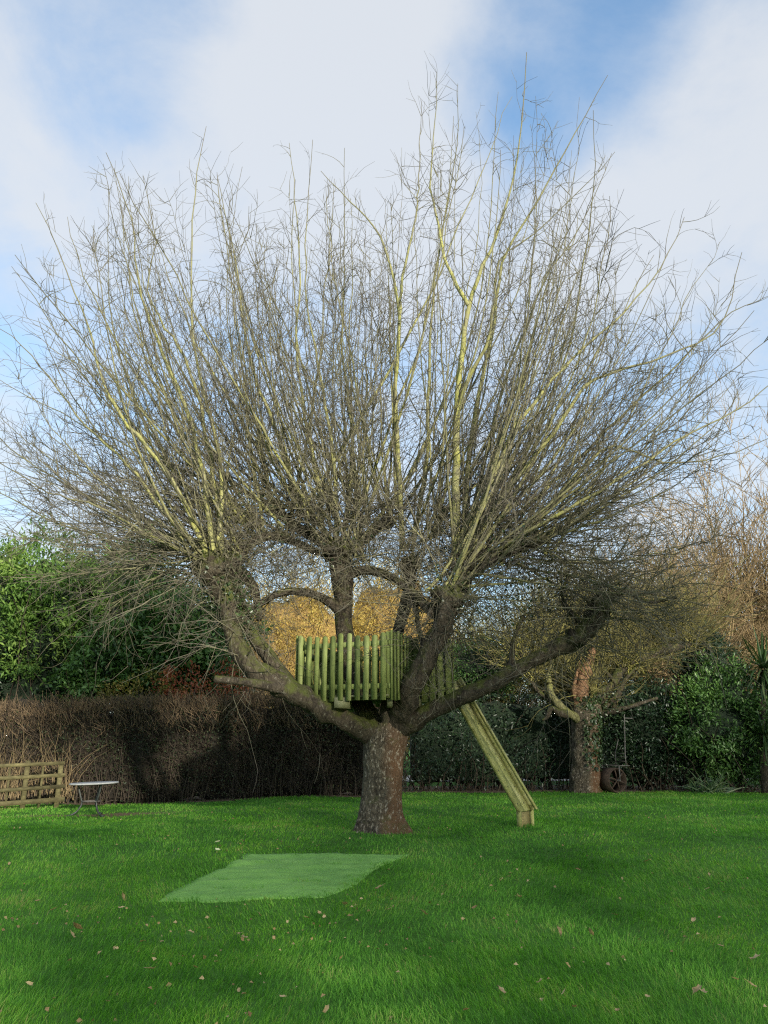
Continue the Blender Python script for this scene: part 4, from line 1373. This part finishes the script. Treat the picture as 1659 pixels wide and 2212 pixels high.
def right_hedge():
    x0, x1, y0, y1 = 0.35, 15.5, 20.7, 22.4
    zt = lambda x: np.interp(x, [0, 1.0, 4.5, 6.5, 9, 14], [2.7, 2.75, 2.7, 2.9, 3.0, 3.0])
    h = thing('evergreen_hedge', ((x0+x1)/2, 19.7, float(ground(6, 19.5))), 'dark evergreen hedge with glossy leaves behind the slide', 'hedge')
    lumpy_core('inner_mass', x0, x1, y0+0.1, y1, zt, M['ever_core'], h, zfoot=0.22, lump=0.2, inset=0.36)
    n = 30000
    x = rng.uniform(x0, x1, n)
    gz = ground(x, np.full(n, y0)); s = rng.random(n)
    dens = 0.5+0.5*np.sin(x*2.1+1.3*np.sin(s*9))*np.cos(s*7+x)
    keep = rng.random(n) < 0.35+0.65*dens
    keep &= rng.random(n) < np.clip(0.25+s*3, 0, 1)
    x, s, gz = x[keep], s[keep], gz[keep]; n = len(x)
    pos = np.stack([x, y0+0.05+0.45*rng.random(n)**1.5-0.12*np.sin(x*1.9+s*5), gz+0.05+s*(zt(x)-gz)], -1)
    tp = rng.random(n) < 0.16
    pos[tp, 1] = rng.uniform(y0, y1, tp.sum()); pos[tp, 2] = zt(pos[tp, 0])-0.05+0.12*rng.random(tp.sum())
    V, t, li = leaves(pos, rng.normal(size=(n, 3))+np.array([0, -0.3, -0.35]), rng.normal(size=(n, 3))*0.55+np.array([0, -0.9, 0.8]), rng.uniform(0.05, 0.12, n), 0.45)
    g = Geo(); g.add(V, None, t, tint=rng.random(n)[li])
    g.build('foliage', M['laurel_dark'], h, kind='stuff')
    g = Geo()
    n = 420
    x = rng.uniform(x0, x1, n); yy = rng.uniform(y0+0.1, y1-0.2, n)
    p = grow(np.stack([x, yy, ground(x, yy)], -1), np.stack([rng.normal(0, 0.2, n), rng.normal(0, 0.1, n), np.ones(n)], -1), rng.uniform(0.6, 1.6, n), 7, 0.13)
    add_tubes(g, p, rng.uniform(0.008, 0.022, n)[:, None]*(1-np.linspace(0, 1, 7)*0.6)[None], 4)
    g.build('stems', M['hedge_twig'], h, kind='stuff')


right_hedge()


def flat_strip(name, label, cat, pts, mat, dz, kind):
    pts = np.array(pts, float)
    n = 60
    xs = np.linspace(pts[0, 0], pts[-1, 0], n)
    V, q = [], []
    for i, x in enumerate(xs):
        ya = np.interp(x, pts[:, 0], pts[:, 1])+0.10*mnoise.noise((x*1.5, 1, 2)); yb = np.interp(x, pts[:, 0], pts[:, 2])
        for j in range(7):
            y = ya+(yb-ya)*j/6
            V.append((x, y, float(ground(x, y))+dz))
        if i: q += [[(i-1)*7+j, i*7+j, i*7+j+1, (i-1)*7+j+1] for j in range(6)]
    o = obj(name, V, q, None, mat)
    return tag(o, label, cat, kind=kind)


flat_strip('soil', 'strip of brown leaf litter under the hedges', 'soil', [(-14, 19.05, 21.5), (0, 19.05, 21.5), (0.6, 20.4, 23.5), (3, 20.4, 23.5), (15, 20.2, 23.5)], M['litter'], 0.006, 'structure')
flat_strip('glimpse_strip', 'pale strip added for bright glimpses beyond the evergreen hedge', 'backdrop', [(-30, 26, 31), (30, 26, 31)], M['glimpse_ground'], 0.02, 'structure')  # added pale strip that gives bright spots in the hedge gaps

# ------------------------------------------------------------------ shrubs and trees behind the hedges
shrub('conifer_tree', 'tall feathery evergreen tree with pale yellow-green top beyond the bare hedge', 'tree', P(60, 1360, 23.5), (2.9, 2.2, 2.65), 360, 110, 0.17, M['conifer'], M['ever_core'], 0.30, droop=0.15, clump_r=0.42)
shrub('conifer_tree', 'dark evergreen tree standing between the feathery evergreen and the laurel', 'tree', P(285, 1345, 24.5), (2.0, 2.0, 2.5), 240, 105, 0.17, M['conifer'], M['ever_core'], 0.30, droop=0.2, clump_r=0.40)
shrub('laurel_bush', 'rounded laurel bush with broad bright leaves above the bare hedge', 'bush', P(400, 1400, 22.6), (1.75, 1.3, 1.75), 200, 80, 0.16, M['laurel'], M['ever_core'], 0.5, clump_r=0.36)
shrub('laurel_bush', 'small bright green laurel next to the red-leaved shrub', 'bush', P(235, 1440, 21.9), (1.1, 0.8, 1.1), 100, 75, 0.14, M['laurel'], M['ever_core'], 0.5, clump_r=0.3)
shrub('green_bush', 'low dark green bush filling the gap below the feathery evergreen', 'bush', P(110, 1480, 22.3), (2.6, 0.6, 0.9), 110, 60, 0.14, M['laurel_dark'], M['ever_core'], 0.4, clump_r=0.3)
shrub('red_leaved_shrub', 'low shrub with red autumn leaves poking above the bare hedge', 'shrub', P(445, 1487, 21.2), (1.35, 0.5, 0.62), 90, 26, 0.085, M['red_leaf'], None, 0.55, clump_r=0.22, up=0.6)
shrub('yellow_leaved_shrub', 'low straggly yellowing shrub between the laurel and the bare hedge', 'shrub', P(315, 1497, 21.1), (1.1, 0.4, 0.42), 70, 24, 0.08, M['yellow_leaf'], None, 0.5, clump_r=0.22, up=0.6)
shrub('dark_conifer', 'narrow dark pine-like shrub rising above the glossy laurel', 'shrub', P(1520, 1440, 22.0), (0.85, 0.7, 1.0), 120, 75, 0.13, M['laurel_dark'], M['ever_core'], 0.2, clump_r=0.25, up=0.5)
shrub('laurel_bush', 'glossy lighter green laurel spilling out beside the strap-leaved palm', 'bush', P(1560, 1560, 20.7), (1.3, 0.75, 1.4), 190, 66, 0.115, M['laurel'], M['ever_core'], 0.34, clump_r=0.27, droop=0.25)
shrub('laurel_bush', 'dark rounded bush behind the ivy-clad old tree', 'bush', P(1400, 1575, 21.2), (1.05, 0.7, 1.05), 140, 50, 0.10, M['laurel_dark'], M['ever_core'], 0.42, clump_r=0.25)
shrub('green_bush', 'fresh green bush seen past the platform over the dark hedge', 'bush', P(1040, 1445, 22.0), (0.95, 0.6, 0.75), 110, 55, 0.08, M['laurel'], M['ever_core'], 0.42, clump_r=0.24)


shrub('golden_bush', 'dense golden bush glowing behind the left pickets of the platform', 'bush', P(640, 1400, 34.0), (3.0, 1.6, 3.0), 340, 75, 0.145, M['gold_leaf'], M['gold_core'], 0.22, clump_r=0.6, up=0.5)
shrub('golden_bush', 'golden bush seen right of the central limb over the pickets', 'bush', P(850, 1390, 35.0), (2.8, 1.6, 3.5), 340, 75, 0.145, M['gold_leaf'], M['gold_core'], 0.22, clump_r=0.6, up=0.5)


def bare_tree(name, label, base, height, spread, n1, n2_, n3_, mat, r0=0.10, lean=(0, 0), low=0.25, wig=0.08, trop=0.03, thin=(0.006, 0.012), group=None, fan=1.0):
    t = thing(name, base, label, 'tree', group)
    base = np.array(base, float)
    th = height*low
    p0 = grow(base[None]-np.array([[0, 0, 0.1]]), np.array([[lean[0], lean[1], 1.0]]), np.array([th+0.1]), 8, 0.03)
    V, q, _, rad = tubes(p0, np.array([np.linspace(r0*1.3, r0*0.8, 8)]), 10)
    obj('trunk', V, q, None, mat, t, {'rad': rad, 'tint': np.full(len(V), 0.4)})
    top = p0[0, -1]
    az = rng.random(n1)*2*np.pi
    el = np.clip(rng.normal(0.95, 0.35, n1), 0.15, 1.55)
    d = np.stack([np.cos(az)*np.cos(el)*spread*fan, np.sin(az)*np.cos(el)*spread, np.sin(el)*height*0.75], -1)
    st = p0[0, rng.integers(4, 8, n1)]
    p1 = grow(st, d, np.linalg.norm(d, axis=1)*rng.uniform(0.7, 1.05, n1), 12, wig, trop)
    g = Geo()
    add_tubes(g, p1, rng.uniform(0.018, 0.045, n1)[:, None]*(1-np.linspace(0, 1, 12)*0.85)[None], 5)
    g.build('boughs', mat, t, kind='stuff')
    _, s2, T2_, t2_ = sample_on(p1, n2_, 0.1, 1.0)
    p2_ = grow(s2, perp_dir(T2_, rng.uniform(R(20), R(55), n2_)), rng.uniform(0.12, 0.34, n2_)*height*(1.1-0.6*t2_), 5, wig*1.3, trop)
    g = Geo()
    add_tubes(g, p2_, rng.uniform(*thin, n2_)[:, None]*(1-np.linspace(0, 1, 5)*0.6)[None], 3)
    _, s3, T3_, t3_ = sample_on(p2_, n3_, 0.1, 1.0)
    p3_ = grow(s3, perp_dir(T3_, rng.uniform(R(20), R(55), n3_)), rng.uniform(0.25, 1.0, n3_), 3, wig*1.3, trop)
    add_tubes(g, p3_, rng.uniform(thin[0]*0.7, thin[1]*0.8, n3_)[:, None]*(1-np.linspace(0, 1, 3)*0.5)[None], 3)
    g.build('twigs', mat, t, kind='stuff')


def gpos(u, Y):
    x = P(u, 1600, Y)[0]
    return (x, Y, float(ground(x, Y)))


bare_tree('willow_tree', 'golden-twigged willow glowing behind the platform pickets', gpos(600, 37.0), 9.0, 4.0, 50, 700, 2200, M['willow'], low=0.15, thin=(0.009, 0.017))
bare_tree('willow_tree', 'golden-twigged willow right of the central limb behind the platform', gpos(860, 38.0), 9.4, 4.0, 50, 700, 2200, M['willow'], low=0.15, thin=(0.009, 0.017))
bare_tree('bare_tree', 'yellowish bare tree behind the ivy-clad old tree', gpos(1250, 25.0), 7.6, 3.6, 75, 1600, 4800, M['oldtree_twig'], low=0.2, thin=(0.009, 0.016))
bare_tree('bare_tree', 'brown bare tree between the yellowish tree and the tallest one', gpos(1440, 26.5), 9.2, 3.8, 75, 1700, 5200, M['brown_twig'], low=0.2, thin=(0.009, 0.016))
bare_tree('bare_tree', 'tallest pinkish-brown bare tree beside the strap-leaved palm', gpos(1640, 27.5), 13.6, 4.8, 80, 1900, 6200, M['brown_twig'], low=0.2, thin=(0.009, 0.017))
bare_tree('bare_tree', 'small bare tree behind the right end of the evergreen hedge', gpos(1060, 24.0), 5.8, 3.0, 60, 1200, 3500, M['oldtree_twig'], low=0.2, thin=(0.009, 0.015))
bare_tree('bare_tree', 'bare brownish tree behind the dark evergreen', gpos(480, 30.0), 6.8, 3.4, 50, 800, 2400, M['brown_twig'], low=0.2, thin=(0.010, 0.017))


# far wood that closes the view low down
def far_wood():
    g = Geo()
    n = 3600
    x = rng.uniform(-48, 48, n); y = rng.uniform(44, 56, n)
    h = 5.0+1.6*np.sin(x*0.21+1)+1.2*np.sin(x*0.53)
    z0 = rng.random(n)*h*0.6
    p = grow(np.stack([x, y, z0], -1), np.stack([rng.normal(0, 0.35, n), rng.normal(0, 0.3, n), np.ones(n)], -1), h*0.45*rng.uniform(0.5, 1.0, n), 3, 0.12, 0.03)
    add_tubes(g, p, rng.uniform(0.04, 0.09, n)[:, None]*(1-np.linspace(0, 1, 3)*0.7)[None], 3)
    o = g.build('far_wood', M['brown_twig'], None)
    tag(o, 'distant brown wood seen through gaps beyond the garden', 'wood', kind='stuff')


far_wood()


# ------------------------------------------------------------------ ivy-clad old tree on the right
def old_tree():
    Y = 18.1
    b = on_ground(1266, 1711); Y = b[1]
    t = thing('old_ivy_tree', b, 'old tree with ivy on its trunk and torn orange wood by the hedge', 'tree')

    def lb(name, pts, mat, **kw):
        return limb(name, [(u, v, Y+dy, w) for (u, v, dy, w) in pts], t, M[mat], **kw)
    lb('trunk', [(1266, 1722, 0, 66), (1266, 1700, 0, 60), (1264, 1640, 0, 54), (1264, 1580, 0, 56), (1266, 1530, 0, 62), (1268, 1512, 0, 50)], 'bark', nseg=36, sides=26, lump=0.16)
    lb('torn_stem', [(1256, 1530, -0.05, 40), (1254, 1495, -0.1, 36), (1260, 1465, -0.1, 27), (1268, 1438, -0.1, 22), (1276, 1412, -0.1, 20), (1282, 1398, -0.1, 9)], 'splinter', nseg=30, sides=14, lump=0.32)
    lb('torn_stem', [(1246, 1520, -0.15, 16), (1240, 1490, -0.18, 10), (1246, 1455, -0.18, 7), (1256, 1420, -0.18, 3)], 'splinter', nseg=16, sides=8, lump=0.3)
    lb('limb', [(1262, 1562, -0.1, 24), (1238, 1546, -0.25, 18), (1218, 1533, -0.3, 15), (1198, 1512, -0.35, 14), (1186, 1488, -0.35, 13), (1184, 1462, -0.35, 11), (1192, 1435, -0.35, 9), (1200, 1405, -0.35, 5)], 'yellow_limb', nseg=44, sides=12, lump=0.34)
    lb('limb', [(1222, 1540, -0.3, 20), (1205, 1540, -0.4, 16), (1192, 1530, -0.5, 11), (1182, 1548, -0.5, 8), (1172, 1556, -0.5, 5)], 'limb', nseg=18, sides=10, lump=0.25)
    lb('limb', [(1275, 1535, 0, 34), (1300, 1500, 0, 24), (1322, 1480, 0, 18), (1345, 1440, 0, 20), (1390, 1420, 0, 24), (1440, 1402, -0.1, 22), (1490, 1390, -0.1, 12)], 'limb', nseg=36, sides=12, lump=0.2)
    lb('limb', [(1345, 1440, 0, 16), (1380, 1395, 0.1, 20), (1420, 1378, 0.1, 20), (1450, 1360, 0.1, 12), (1500, 1300, 0.1, 8)], 'limb_dark', nseg=28, sides=10, lump=0.2)
    lb('limb', [(1240, 1530, -0.1, 14), (1247, 1470, -0.1, 12), (1252, 1410, 0, 11), (1275, 1340, 0, 9)], 'limb_dark', nseg=24, sides=8)
    lb('limb', [(1285, 1545, 0, 20), (1330, 1535, -0.1, 11), (1380, 1520, -0.2, 8), (1420, 1508, -0.2, 5)], 'limb_dark', nseg=26, sides=10, lump=0.3)
    lb('limb', [(1305, 1530, 0, 12), (1335, 1490, -0.1, 8), (1300, 1440, -0.1, 7), (1285, 1420, -0.1, 5)], 'limb', nseg=22, sides=8)
    lb('limb', [(1325, 1530, 0, 12), (1350, 1470, -0.1, 8), (1375, 1440, -0.1, 6)], 'limb', nseg=18, sides=8)
    lb('limb', [(1200, 1520, -0.2, 12), (1160, 1490, -0.2, 9), (1140, 1450, -0.2, 7), (1120, 1400, -0.2, 5)], 'limb', nseg=20, sides=8)
    g = Geo()
    heads = np.array([P(u, v, Y+dy) for (u, v, dy) in [(1490, 1390, -0.1), (1440, 1400, 0), (1400, 1385, 0.1), (1345, 1440, 0), (1200, 1410, -0.3), (1275, 1350, 0), (1150, 1460, -0.2), (1120, 1400, -0.2), (1270, 1500, 0), (1375, 1440, 0), (1450, 1365, 0.1)]])
    n = 1000
    st = heads[rng.integers(0, len(heads), n)]+rng.normal(0, 0.1, (n, 3))
    p = grow(st, np.stack([rng.normal(0.1, 0.75, n), rng.normal(0, 0.6, n), 0.9+rng.normal(0, 0.4, n)], -1), rng.uniform(0.7, 2.6, n), 9, 0.11, 0.05)
    add_tubes(g, p, rng.uniform(0.006, 0.014, n)[:, None]*(1-np.linspace(0, 1, 9)*0.75)[None], 3)
    _, s2, T2_, _ = sample_on(p, 4000, 0.1, 1.0)
    p2_ = grow(s2, perp_dir(T2_, rng.uniform(R(20), R(55), 4000)), rng.uniform(0.2, 0.9, 4000), 4, 0.16, 0.04)
    add_tubes(g, p2_, rng.uniform(0.0045, 0.009, 4000)[:, None]*(1-np.linspace(0, 1, 4)*0.6)[None], 3)
    g.build('twigs', M['oldtree_twig'], t, kind='stuff')
    g = Geo()
    n = 1700
    v = rng.uniform(1505, 1665, n)
    th = rng.uniform(-math.pi, 0.2, n)
    c = np.array([P(1266+6*(vv-1500)/160*0, vv, Y) for vv in v])
    r = 0.33+0.06*rng.random(n)
    keep = (rng.random(n) < np.clip((1690-v)/130, 0, 1)) & ((np.cos(th) > -0.35) | (v < 1530))
    pos = (c+np.stack([np.cos(th)*r, np.sin(th)*r, np.zeros(n)], -1))[keep]; th = th[keep]; n = len(pos)
    V, tt, li = leaves(pos, rng.normal(size=(n, 3))*0.6+np.array([0, -0.3, -0.8]), np.stack([np.cos(th), np.sin(th), np.full(n, 0.5)], -1)+rng.normal(size=(n, 3))*0.4, rng.uniform(0.05, 0.10, n), 0.8)
    g.add(V, None, tt, tint=rng.random(n)[li])
    c = P(1300, 1520, Y); n = 500
    pos = c+rng.normal(size=(n, 3))*np.array([0.28, 0.2, 0.2])
    V, tt, li = leaves(pos, rng.normal(size=(n, 3)), rng.normal(size=(n, 3))+np.array([0, -0.8, 0.6]), rng.uniform(0.05, 0.09, n), 0.8)
    g.add(V, None, tt, tint=rng.random(n)[li])
    g.build('ivy', M['ivy'], t, kind='stuff')
    return Y


YOLD = old_tree()


# ------------------------------------------------------------------ garden roller left by the old tree
def roller():
    Y = YOLD-0.15
    c = P(1322, 1690, Y); r = 0.29
    gz = float(ground(c[0], Y)); c[2] = gz+r
    t = thing('garden_roller', (c[0], c[1], gz), 'rusty iron garden roller with upright handle against the old trunk', 'garden roller')
    ax = nrm(np.array([0.45, -0.89, 0.0])); pr = np.array([-ax[1], ax[0], 0])*-1
    up = np.array([0, 0, 1.0])
    k, w = 36, 0.42
    a = np.arange(k)/k*2*np.pi
    ring = lambda rr, s: np.array([c+ax*s+rr*(math.cos(x)*pr+math.sin(x)*up) for x in a])
    V = np.concatenate([ring(r, -w/2), ring(r, w/2), ring(r-0.03, w/2), ring(r-0.03, -w/2)])
    q = [[i*k+j, i*k+(j+1) % k, ((i+1) % 4)*k+(j+1) % k, ((i+1) % 4)*k+j] for i in range(4) for j in range(k)]
    d = obj('drum', V, q, None, M['rust'], t)
    for s in (-1, 1):
        for x in np.arange(6)/6*2*np.pi+0.3:
            e = c+ax*s*w*0.46+(r-0.02)*(math.cos(x)*pr+math.sin(x)*up)
            V, q = beam(c+ax*s*w*0.46, e, 0.035, 0.014, ax)
            obj('spoke', V, q, None, M['rust'], d, smooth=False)
    V, q = beam(c-ax*0.30, c+ax*0.30, 0.035, 0.035)
    obj('axle', V, q, None, M['rust_grey'], t, smooth=False)
    fr = []
    for s in (-1, 1):
        p0 = c+ax*s*0.29; p1 = p0+up*(r+0.05)
        V, q = beam(p0, p1, 0.03, 0.014, ax); obj('side_bar', V, q, None, M['rust_grey'], t, smooth=False)
        p2 = p1-pr*0.34+up*0.0
        V, q = beam(p1+pr*0.02, p2, 0.028, 0.016); obj('side_bar', V, q, None, M['rust_grey'], t, smooth=False)
        fr.append((p1, p2))
    for s in (0.0, 1.0):
        V, q = beam(fr[0][0]*(1-s)+fr[0][1]*s, fr[1][0]*(1-s)+fr[1][1]*s, 0.026, 0.014); obj('cross_bar', V, q, None, M['rust_grey'], t, smooth=False)
    b0, b1 = fr[0][1]*0.8+fr[1][1]*0.2, fr[0][1]*0.2+fr[1][1]*0.8
    for zz in (0.10, 0.20, 0.28):
        V, q = beam(b0+up*zz, b1+up*zz, 0.022, 0.016); obj('cross_bar', V, q, None, M['rust_grey'], t, smooth=False)
    for b_ in (b0, b1):
        V, q = beam(b_, b_+up*0.30, 0.024, 0.018, ax); obj('side_bar', V, q, None, M['rust_grey'], t, smooth=False)
    h0 = b1+up*0.28; h1 = h0+up*0.95-pr*0.09
    V, q, _, _ = tubes(np.array([np.linspace(h0, h1, 6)]), np.full((1, 6), 0.014), 8); obj('handle', V, q, None, M['rust_grey'], t)
    h2 = h0*0.1+h1*0.9
    V, q, _, _ = tubes(np.array([np.linspace(h2+pr*0.02, h2-pr*0.26, 5)]), np.full((1, 5), 0.013), 8); obj('grip', V, q, None, M['rust_grey'], t)
    V, q, _, _ = tubes(np.array([np.linspace(b0+up*0.28, b0+up*0.62-pr*0.14, 5)]), np.full((1, 5), 0.011), 8); obj('strut', V, q, None, M['rust_grey'], t)


roller()


# ------------------------------------------------------------------ strap-leaved palm at the right edge
def palm():
    Y = 20.0
    b = gpos(1640, Y)
    t = thing('cabbage_palm', b, 'spiky strap-leaved palm at the end of the evergreen hedge', 'palm')
    heads = [(1650, 1445, 0.0, 190, 1.05), (1652, 1590, -0.2, 110, 0.9)]
    V, q, _, rad = tubes(catmull(np.array([b, P(1645, 1560, Y), P(1650, 1450, Y)]), 12)[None], np.linspace(0.11, 0.07, 12)[None], 12)
    obj('trunk', V, q, None, M['limb_dark'], t)
    for (u, v, dy, n, ln) in heads:
        c = P(u, v, Y+dy)
        g = Geo()
        d = nrm(rng.normal(size=(n, 3))+np.array([0, -0.2, 0.25]))
        p = grow(c+d*0.05, d, ln*rng.uniform(0.7, 1.1, n), 8, 0.03, rng.uniform(-0.16, -0.03, n))
        T = nrm(np.gradient(p, axis=1)); s = nrm(np.cross(T, np.array([0, 0, 1.0])))
        w = 0.022*np.array([0.6, 0.9, 1, 1, 0.9, 0.75, 0.5, 0.08])[None, :, None]
        V = np.stack([p-s*w, p+s*w], 2).reshape(-1, 3)
        i = np.arange(n)[:, None]*16+np.arange(7)[None, :]*2
        q = np.stack([i, i+1, i+3, i+2], -1).reshape(-1, 4)
        g.add(V, q, tint=np.repeat(rng.random(n), 16))
        g.build('leaf_head', M['strap'], t, kind='stuff')
    # grassy clump at its foot
    for (u, v) in [(1535, 1700)]:
        c = on_ground(u, 1714)
        k = thing('strap_leaf_clump', c, 'clump of narrow arching leaves at the foot of the glossy laurel', 'plant')
        n = 110
        d = nrm(rng.normal(size=(n, 3))*np.array([0.8, 0.6, 0.3])+np.array([0, -0.1, 1.0]))
        p = grow(c+rng.normal(size=(n, 3))*np.array([0.25, 0.12, 0.0]), d, rng.uniform(0.35, 0.75, n), 7, 0.04, -0.12)
        T = nrm(np.gradient(p, axis=1)); s = nrm(np.cross(T, np.array([0.3, -1.0, 0.2])))
        w = 0.012*np.array([0.8, 1, 1, 0.9, 0.7, 0.45, 0.08])[None, :, None]
        V = np.stack([p-s*w, p+s*w], 2).reshape(-1, 3)
        i = np.arange(n)[:, None]*14+np.arange(6)[None, :]*2
        q = np.stack([i, i+1, i+3, i+2], -1).reshape(-1, 4)
        g = Geo(); g.add(V, q, tint=np.repeat(rng.random(n), 14))
        g.build('leaves', M['strap'], k, kind='stuff')


palm()


# ------------------------------------------------------------------ fallen leaves on the lawn
def leaf_mesh(seed, mat):
    r_ = random.Random(seed)
    n = 12
    V = [(0, 0, 0.004)]
    for i in range(n):
        a = 2*math.pi*i/n
        rr = 0.5*(0.72+0.28*math.cos(a)**2)*(1+0.18*math.cos(5*a))*r_.uniform(0.85, 1.1)
        x, y = rr*math.cos(a), 0.72*rr*math.sin(a)
        V.append((x, y, 0.55*abs(y)**1.2*r_.uniform(0.6, 1.5)+0.35*x*x*r_.uniform(0.3, 1.4)))
    V.append((0.75, 0.02, 0.06)); V.append((0.48, 0.02, 0.05))
    t = [[0, 1+i, 1+(i+1) % n] for i in range(n)]+[[1, n+1, n+2]]
    me = mesh_np('fallen_leaf', np.array(V), None, t, {'tint': np.array([r_.random()]*len(V))*0.6+0.2+0.2*np.array([r_.random() for _ in V])})
    me.materials.append(mat)
    return me


LEAF = [leaf_mesh(s, M['fallen']) for s in range(6)]
PALE = leaf_mesh(40, M['fallen_pale'])
spots = [(745, 1967, 22), (840, 1981, 15), (915, 1988, 18), (516, 2036, 18), (527, 2042, 17), (166, 2020, 24), (154, 2036, 15), (148, 2096, 15), (322, 2112, 22), (1509, 2158, 24), (1522, 2166, 22),
         (1208, 2030, 22), (1085, 2166, 18), (264, 1951, 17), (261, 1975, 11), (80, 1960, 12), (115, 1980, 12), (1025, 1977, 12), (820, 1931, 18), (1625, 2150, 20), (1590, 2138, 14), (1008, 2206, 20),
         (1636, 2090, 22), (1278, 2034, 18), (1500, 2005, 15), (705, 2203, 16), (610, 2178, 13), (515, 2160, 13), (1080, 2025, 13), (1398, 1871, 16), (1122, 1951, 12), (700, 1996, 12), (690, 1985, 10),
         (1228, 2105, 13), (1168, 2140, 14), (1243, 2200, 16), (1335, 2210, 14), (306, 2052, 12), (348, 2054, 11), (412, 2030, 12), (450, 2022, 12), (737, 2090, 12), (1400, 2178, 13), (1530, 1935, 10),
         (1220, 2168, 12), (18, 1878, 9), (1100, 1905, 9), (1250, 1890, 9), (560, 1990, 10), (620, 2010, 9), (960, 2060, 10), (860, 2120, 12), (60, 2150, 14), (230, 2190, 14), (420, 2110, 10), (1330, 1990, 10), (1560, 2060, 12)]
for k, (u, v, px) in enumerate(spots):
    c = on_ground(u, v)
    o = bpy.data.objects.new('fallen_leaf', LEAF[k % 6])
    o.location = (c[0], c[1], c[2]+0.05+0.015*rng.random())
    sc = px/CF*c[1]*1.05
    o.scale = (sc, sc, sc)
    o.rotation_euler = (rng.normal(0, 0.35), rng.normal(0, 0.35)-0.2, rng.random()*6.28)
    link(o)
    if (u, v) in ((1509, 2158), (1522, 2166)):
        tag(o, 'one of two large overlapping tan leaves lying together on the lawn', 'leaf', 'overlapping pair of tan leaves')
    elif (u, v) in ((516, 2036), (527, 2042)):
        tag(o, 'one of two small tan leaves touching each other on the lawn', 'leaf', 'touching pair of small tan leaves')
    elif (u, v) == (18, 1878):
        tag(o, 'tiny brown leaf on the lawn nearest the post and rail fence', 'leaf', 'fallen brown leaves scattered on the lawn')
    elif (u, v) == (820, 1931):
        tag(o, 'brown leaf just off the front right corner of the turf mat', 'leaf', 'fallen brown leaves scattered on the lawn')
    elif (u, v) in ((264, 1951), (261, 1975)):
        tag(o, 'brown leaf just beyond the sharp front left corner of the turf mat', 'leaf', 'brown leaves at the left corner of the turf mat')
    else:
        tag(o, 'curled brown fallen leaf lying by itself in the open lawn', 'leaf', 'fallen brown leaves scattered on the lawn')
def tiny_litter():
    n = 520
    y = rng.uniform(4.3, 15.5, n)**1.0; x = rng.uniform(-1, 1, n)*(0.53*y+0.6)
    cl = rng.random(n) < 0.35          # gathered in loose drifts
    cx = rng.uniform(-4, 4, 14); cy = rng.uniform(5, 12, 14); k = rng.integers(0, 14, n)
    x = np.where(cl, cx[k]+rng.normal(0, 0.35, n), x); y = np.where(cl, cy[k]+rng.normal(0, 0.25, n), y)
    kp = (y > 4.2) & (mat_uv(x, y) < 0.0); x, y = x[kp], y[kp]; n = len(x)
    pos = np.stack([x, y, ground(x, y)+0.025+0.03*rng.random(n)], -1)
    V, t, li = leaves(pos, rng.normal(size=(n, 3))*np.array([1, 1, 0.35]), rng.normal(size=(n, 3))*0.5+np.array([0, -0.5, 1.0]), rng.uniform(0.018, 0.042, n), 0.7, 0.35)
    g = Geo(); g.add(V, None, t, tint=rng.random(n)[li])
    tag(g.build('leaf_crumbs', M['fallen'], None), 'tiny scraps of dead leaf caught among the grass blades', 'leaf litter', kind='stuff')


tiny_litter()
for (u, v) in [(470, 1829), (469, 1846)]:
    c = on_ground(u, v)
    o = bpy.data.objects.new('pale_leaf', PALE)
    o.location = (c[0], c[1], c[2]+0.055)
    sc = 10/CF*c[1]
    o.scale = (sc, sc, sc*1.6); o.rotation_euler = (0.75, 0.1, rng.random()*6)
    link(o)
    tag(o, 'pale whitish leaf on the grass left of the turf mat', 'leaf', 'pair of pale leaves beside the turf mat')


# ------------------------------------------------------------------ unseen row of bare trees added behind the viewer to filter the low sun
def sun_filter_row():
    def tau(x, z):
        top = np.interp(x, [5, 9, 12.5, 15, 34], [8.0, 8.3, 8.8, 11.6, 11.8])
        return sstep(5.0, 9.5, x)*(1-sstep(top-0.9, top+0.6, z))
    for k, xc in enumerate(np.arange(6.5, 34, 3.0)):
        b = np.array([xc, -19.0+rng.normal(0, 0.8), 0.0]); b[2] = float(ground(b[0], b[1]))
        t = thing('sun_filter_tree', b, 'unseen bare tree added behind the viewer to filter the low sun', 'tree', 'added row of unseen trees filtering the sun')
        p0 = grow(b[None]-np.array([[0, 0, 0.1]]), np.array([[0, 0, 1.0]]), np.array([8.5]), 10, 0.03)
        V, q, _, rad = tubes(p0, np.linspace(0.22, 0.05, 10)[None], 10)
        obj('trunk', V, q, None, M['brown_twig'], t, {'rad': rad, 'tint': np.full(len(V), 0.4)})
        n = int(700*SHADE)
        x = xc+rng.normal(0, 1.35, n); z = rng.uniform(-0.5, 12.2, n); y = b[1]+rng.normal(0, 1.3, n)
        kp = rng.random(n) < tau(x, z)
        x, y, z = x[kp], y[kp], z[kp]; n = len(x)
        d = np.stack([(x-xc)*0.35+rng.normal(0, 0.4, n), (y-b[1])*0.3+rng.normal(0, 0.4, n), np.full(n, 0.9)], -1)
        p = grow(np.stack([x, y, z], -1), d, rng.uniform(0.6, 1.5, n), 4, 0.15, 0.03)
        g = Geo(); add_tubes(g, p, rng.uniform(0.026, 0.068, n)[:, None]*(1-np.linspace(0, 1, 4)*0.6)[None], 3)
        g.build('twigs', M['brown_twig'], t, kind='stuff')


SHADE = 1.45
sun_filter_row()
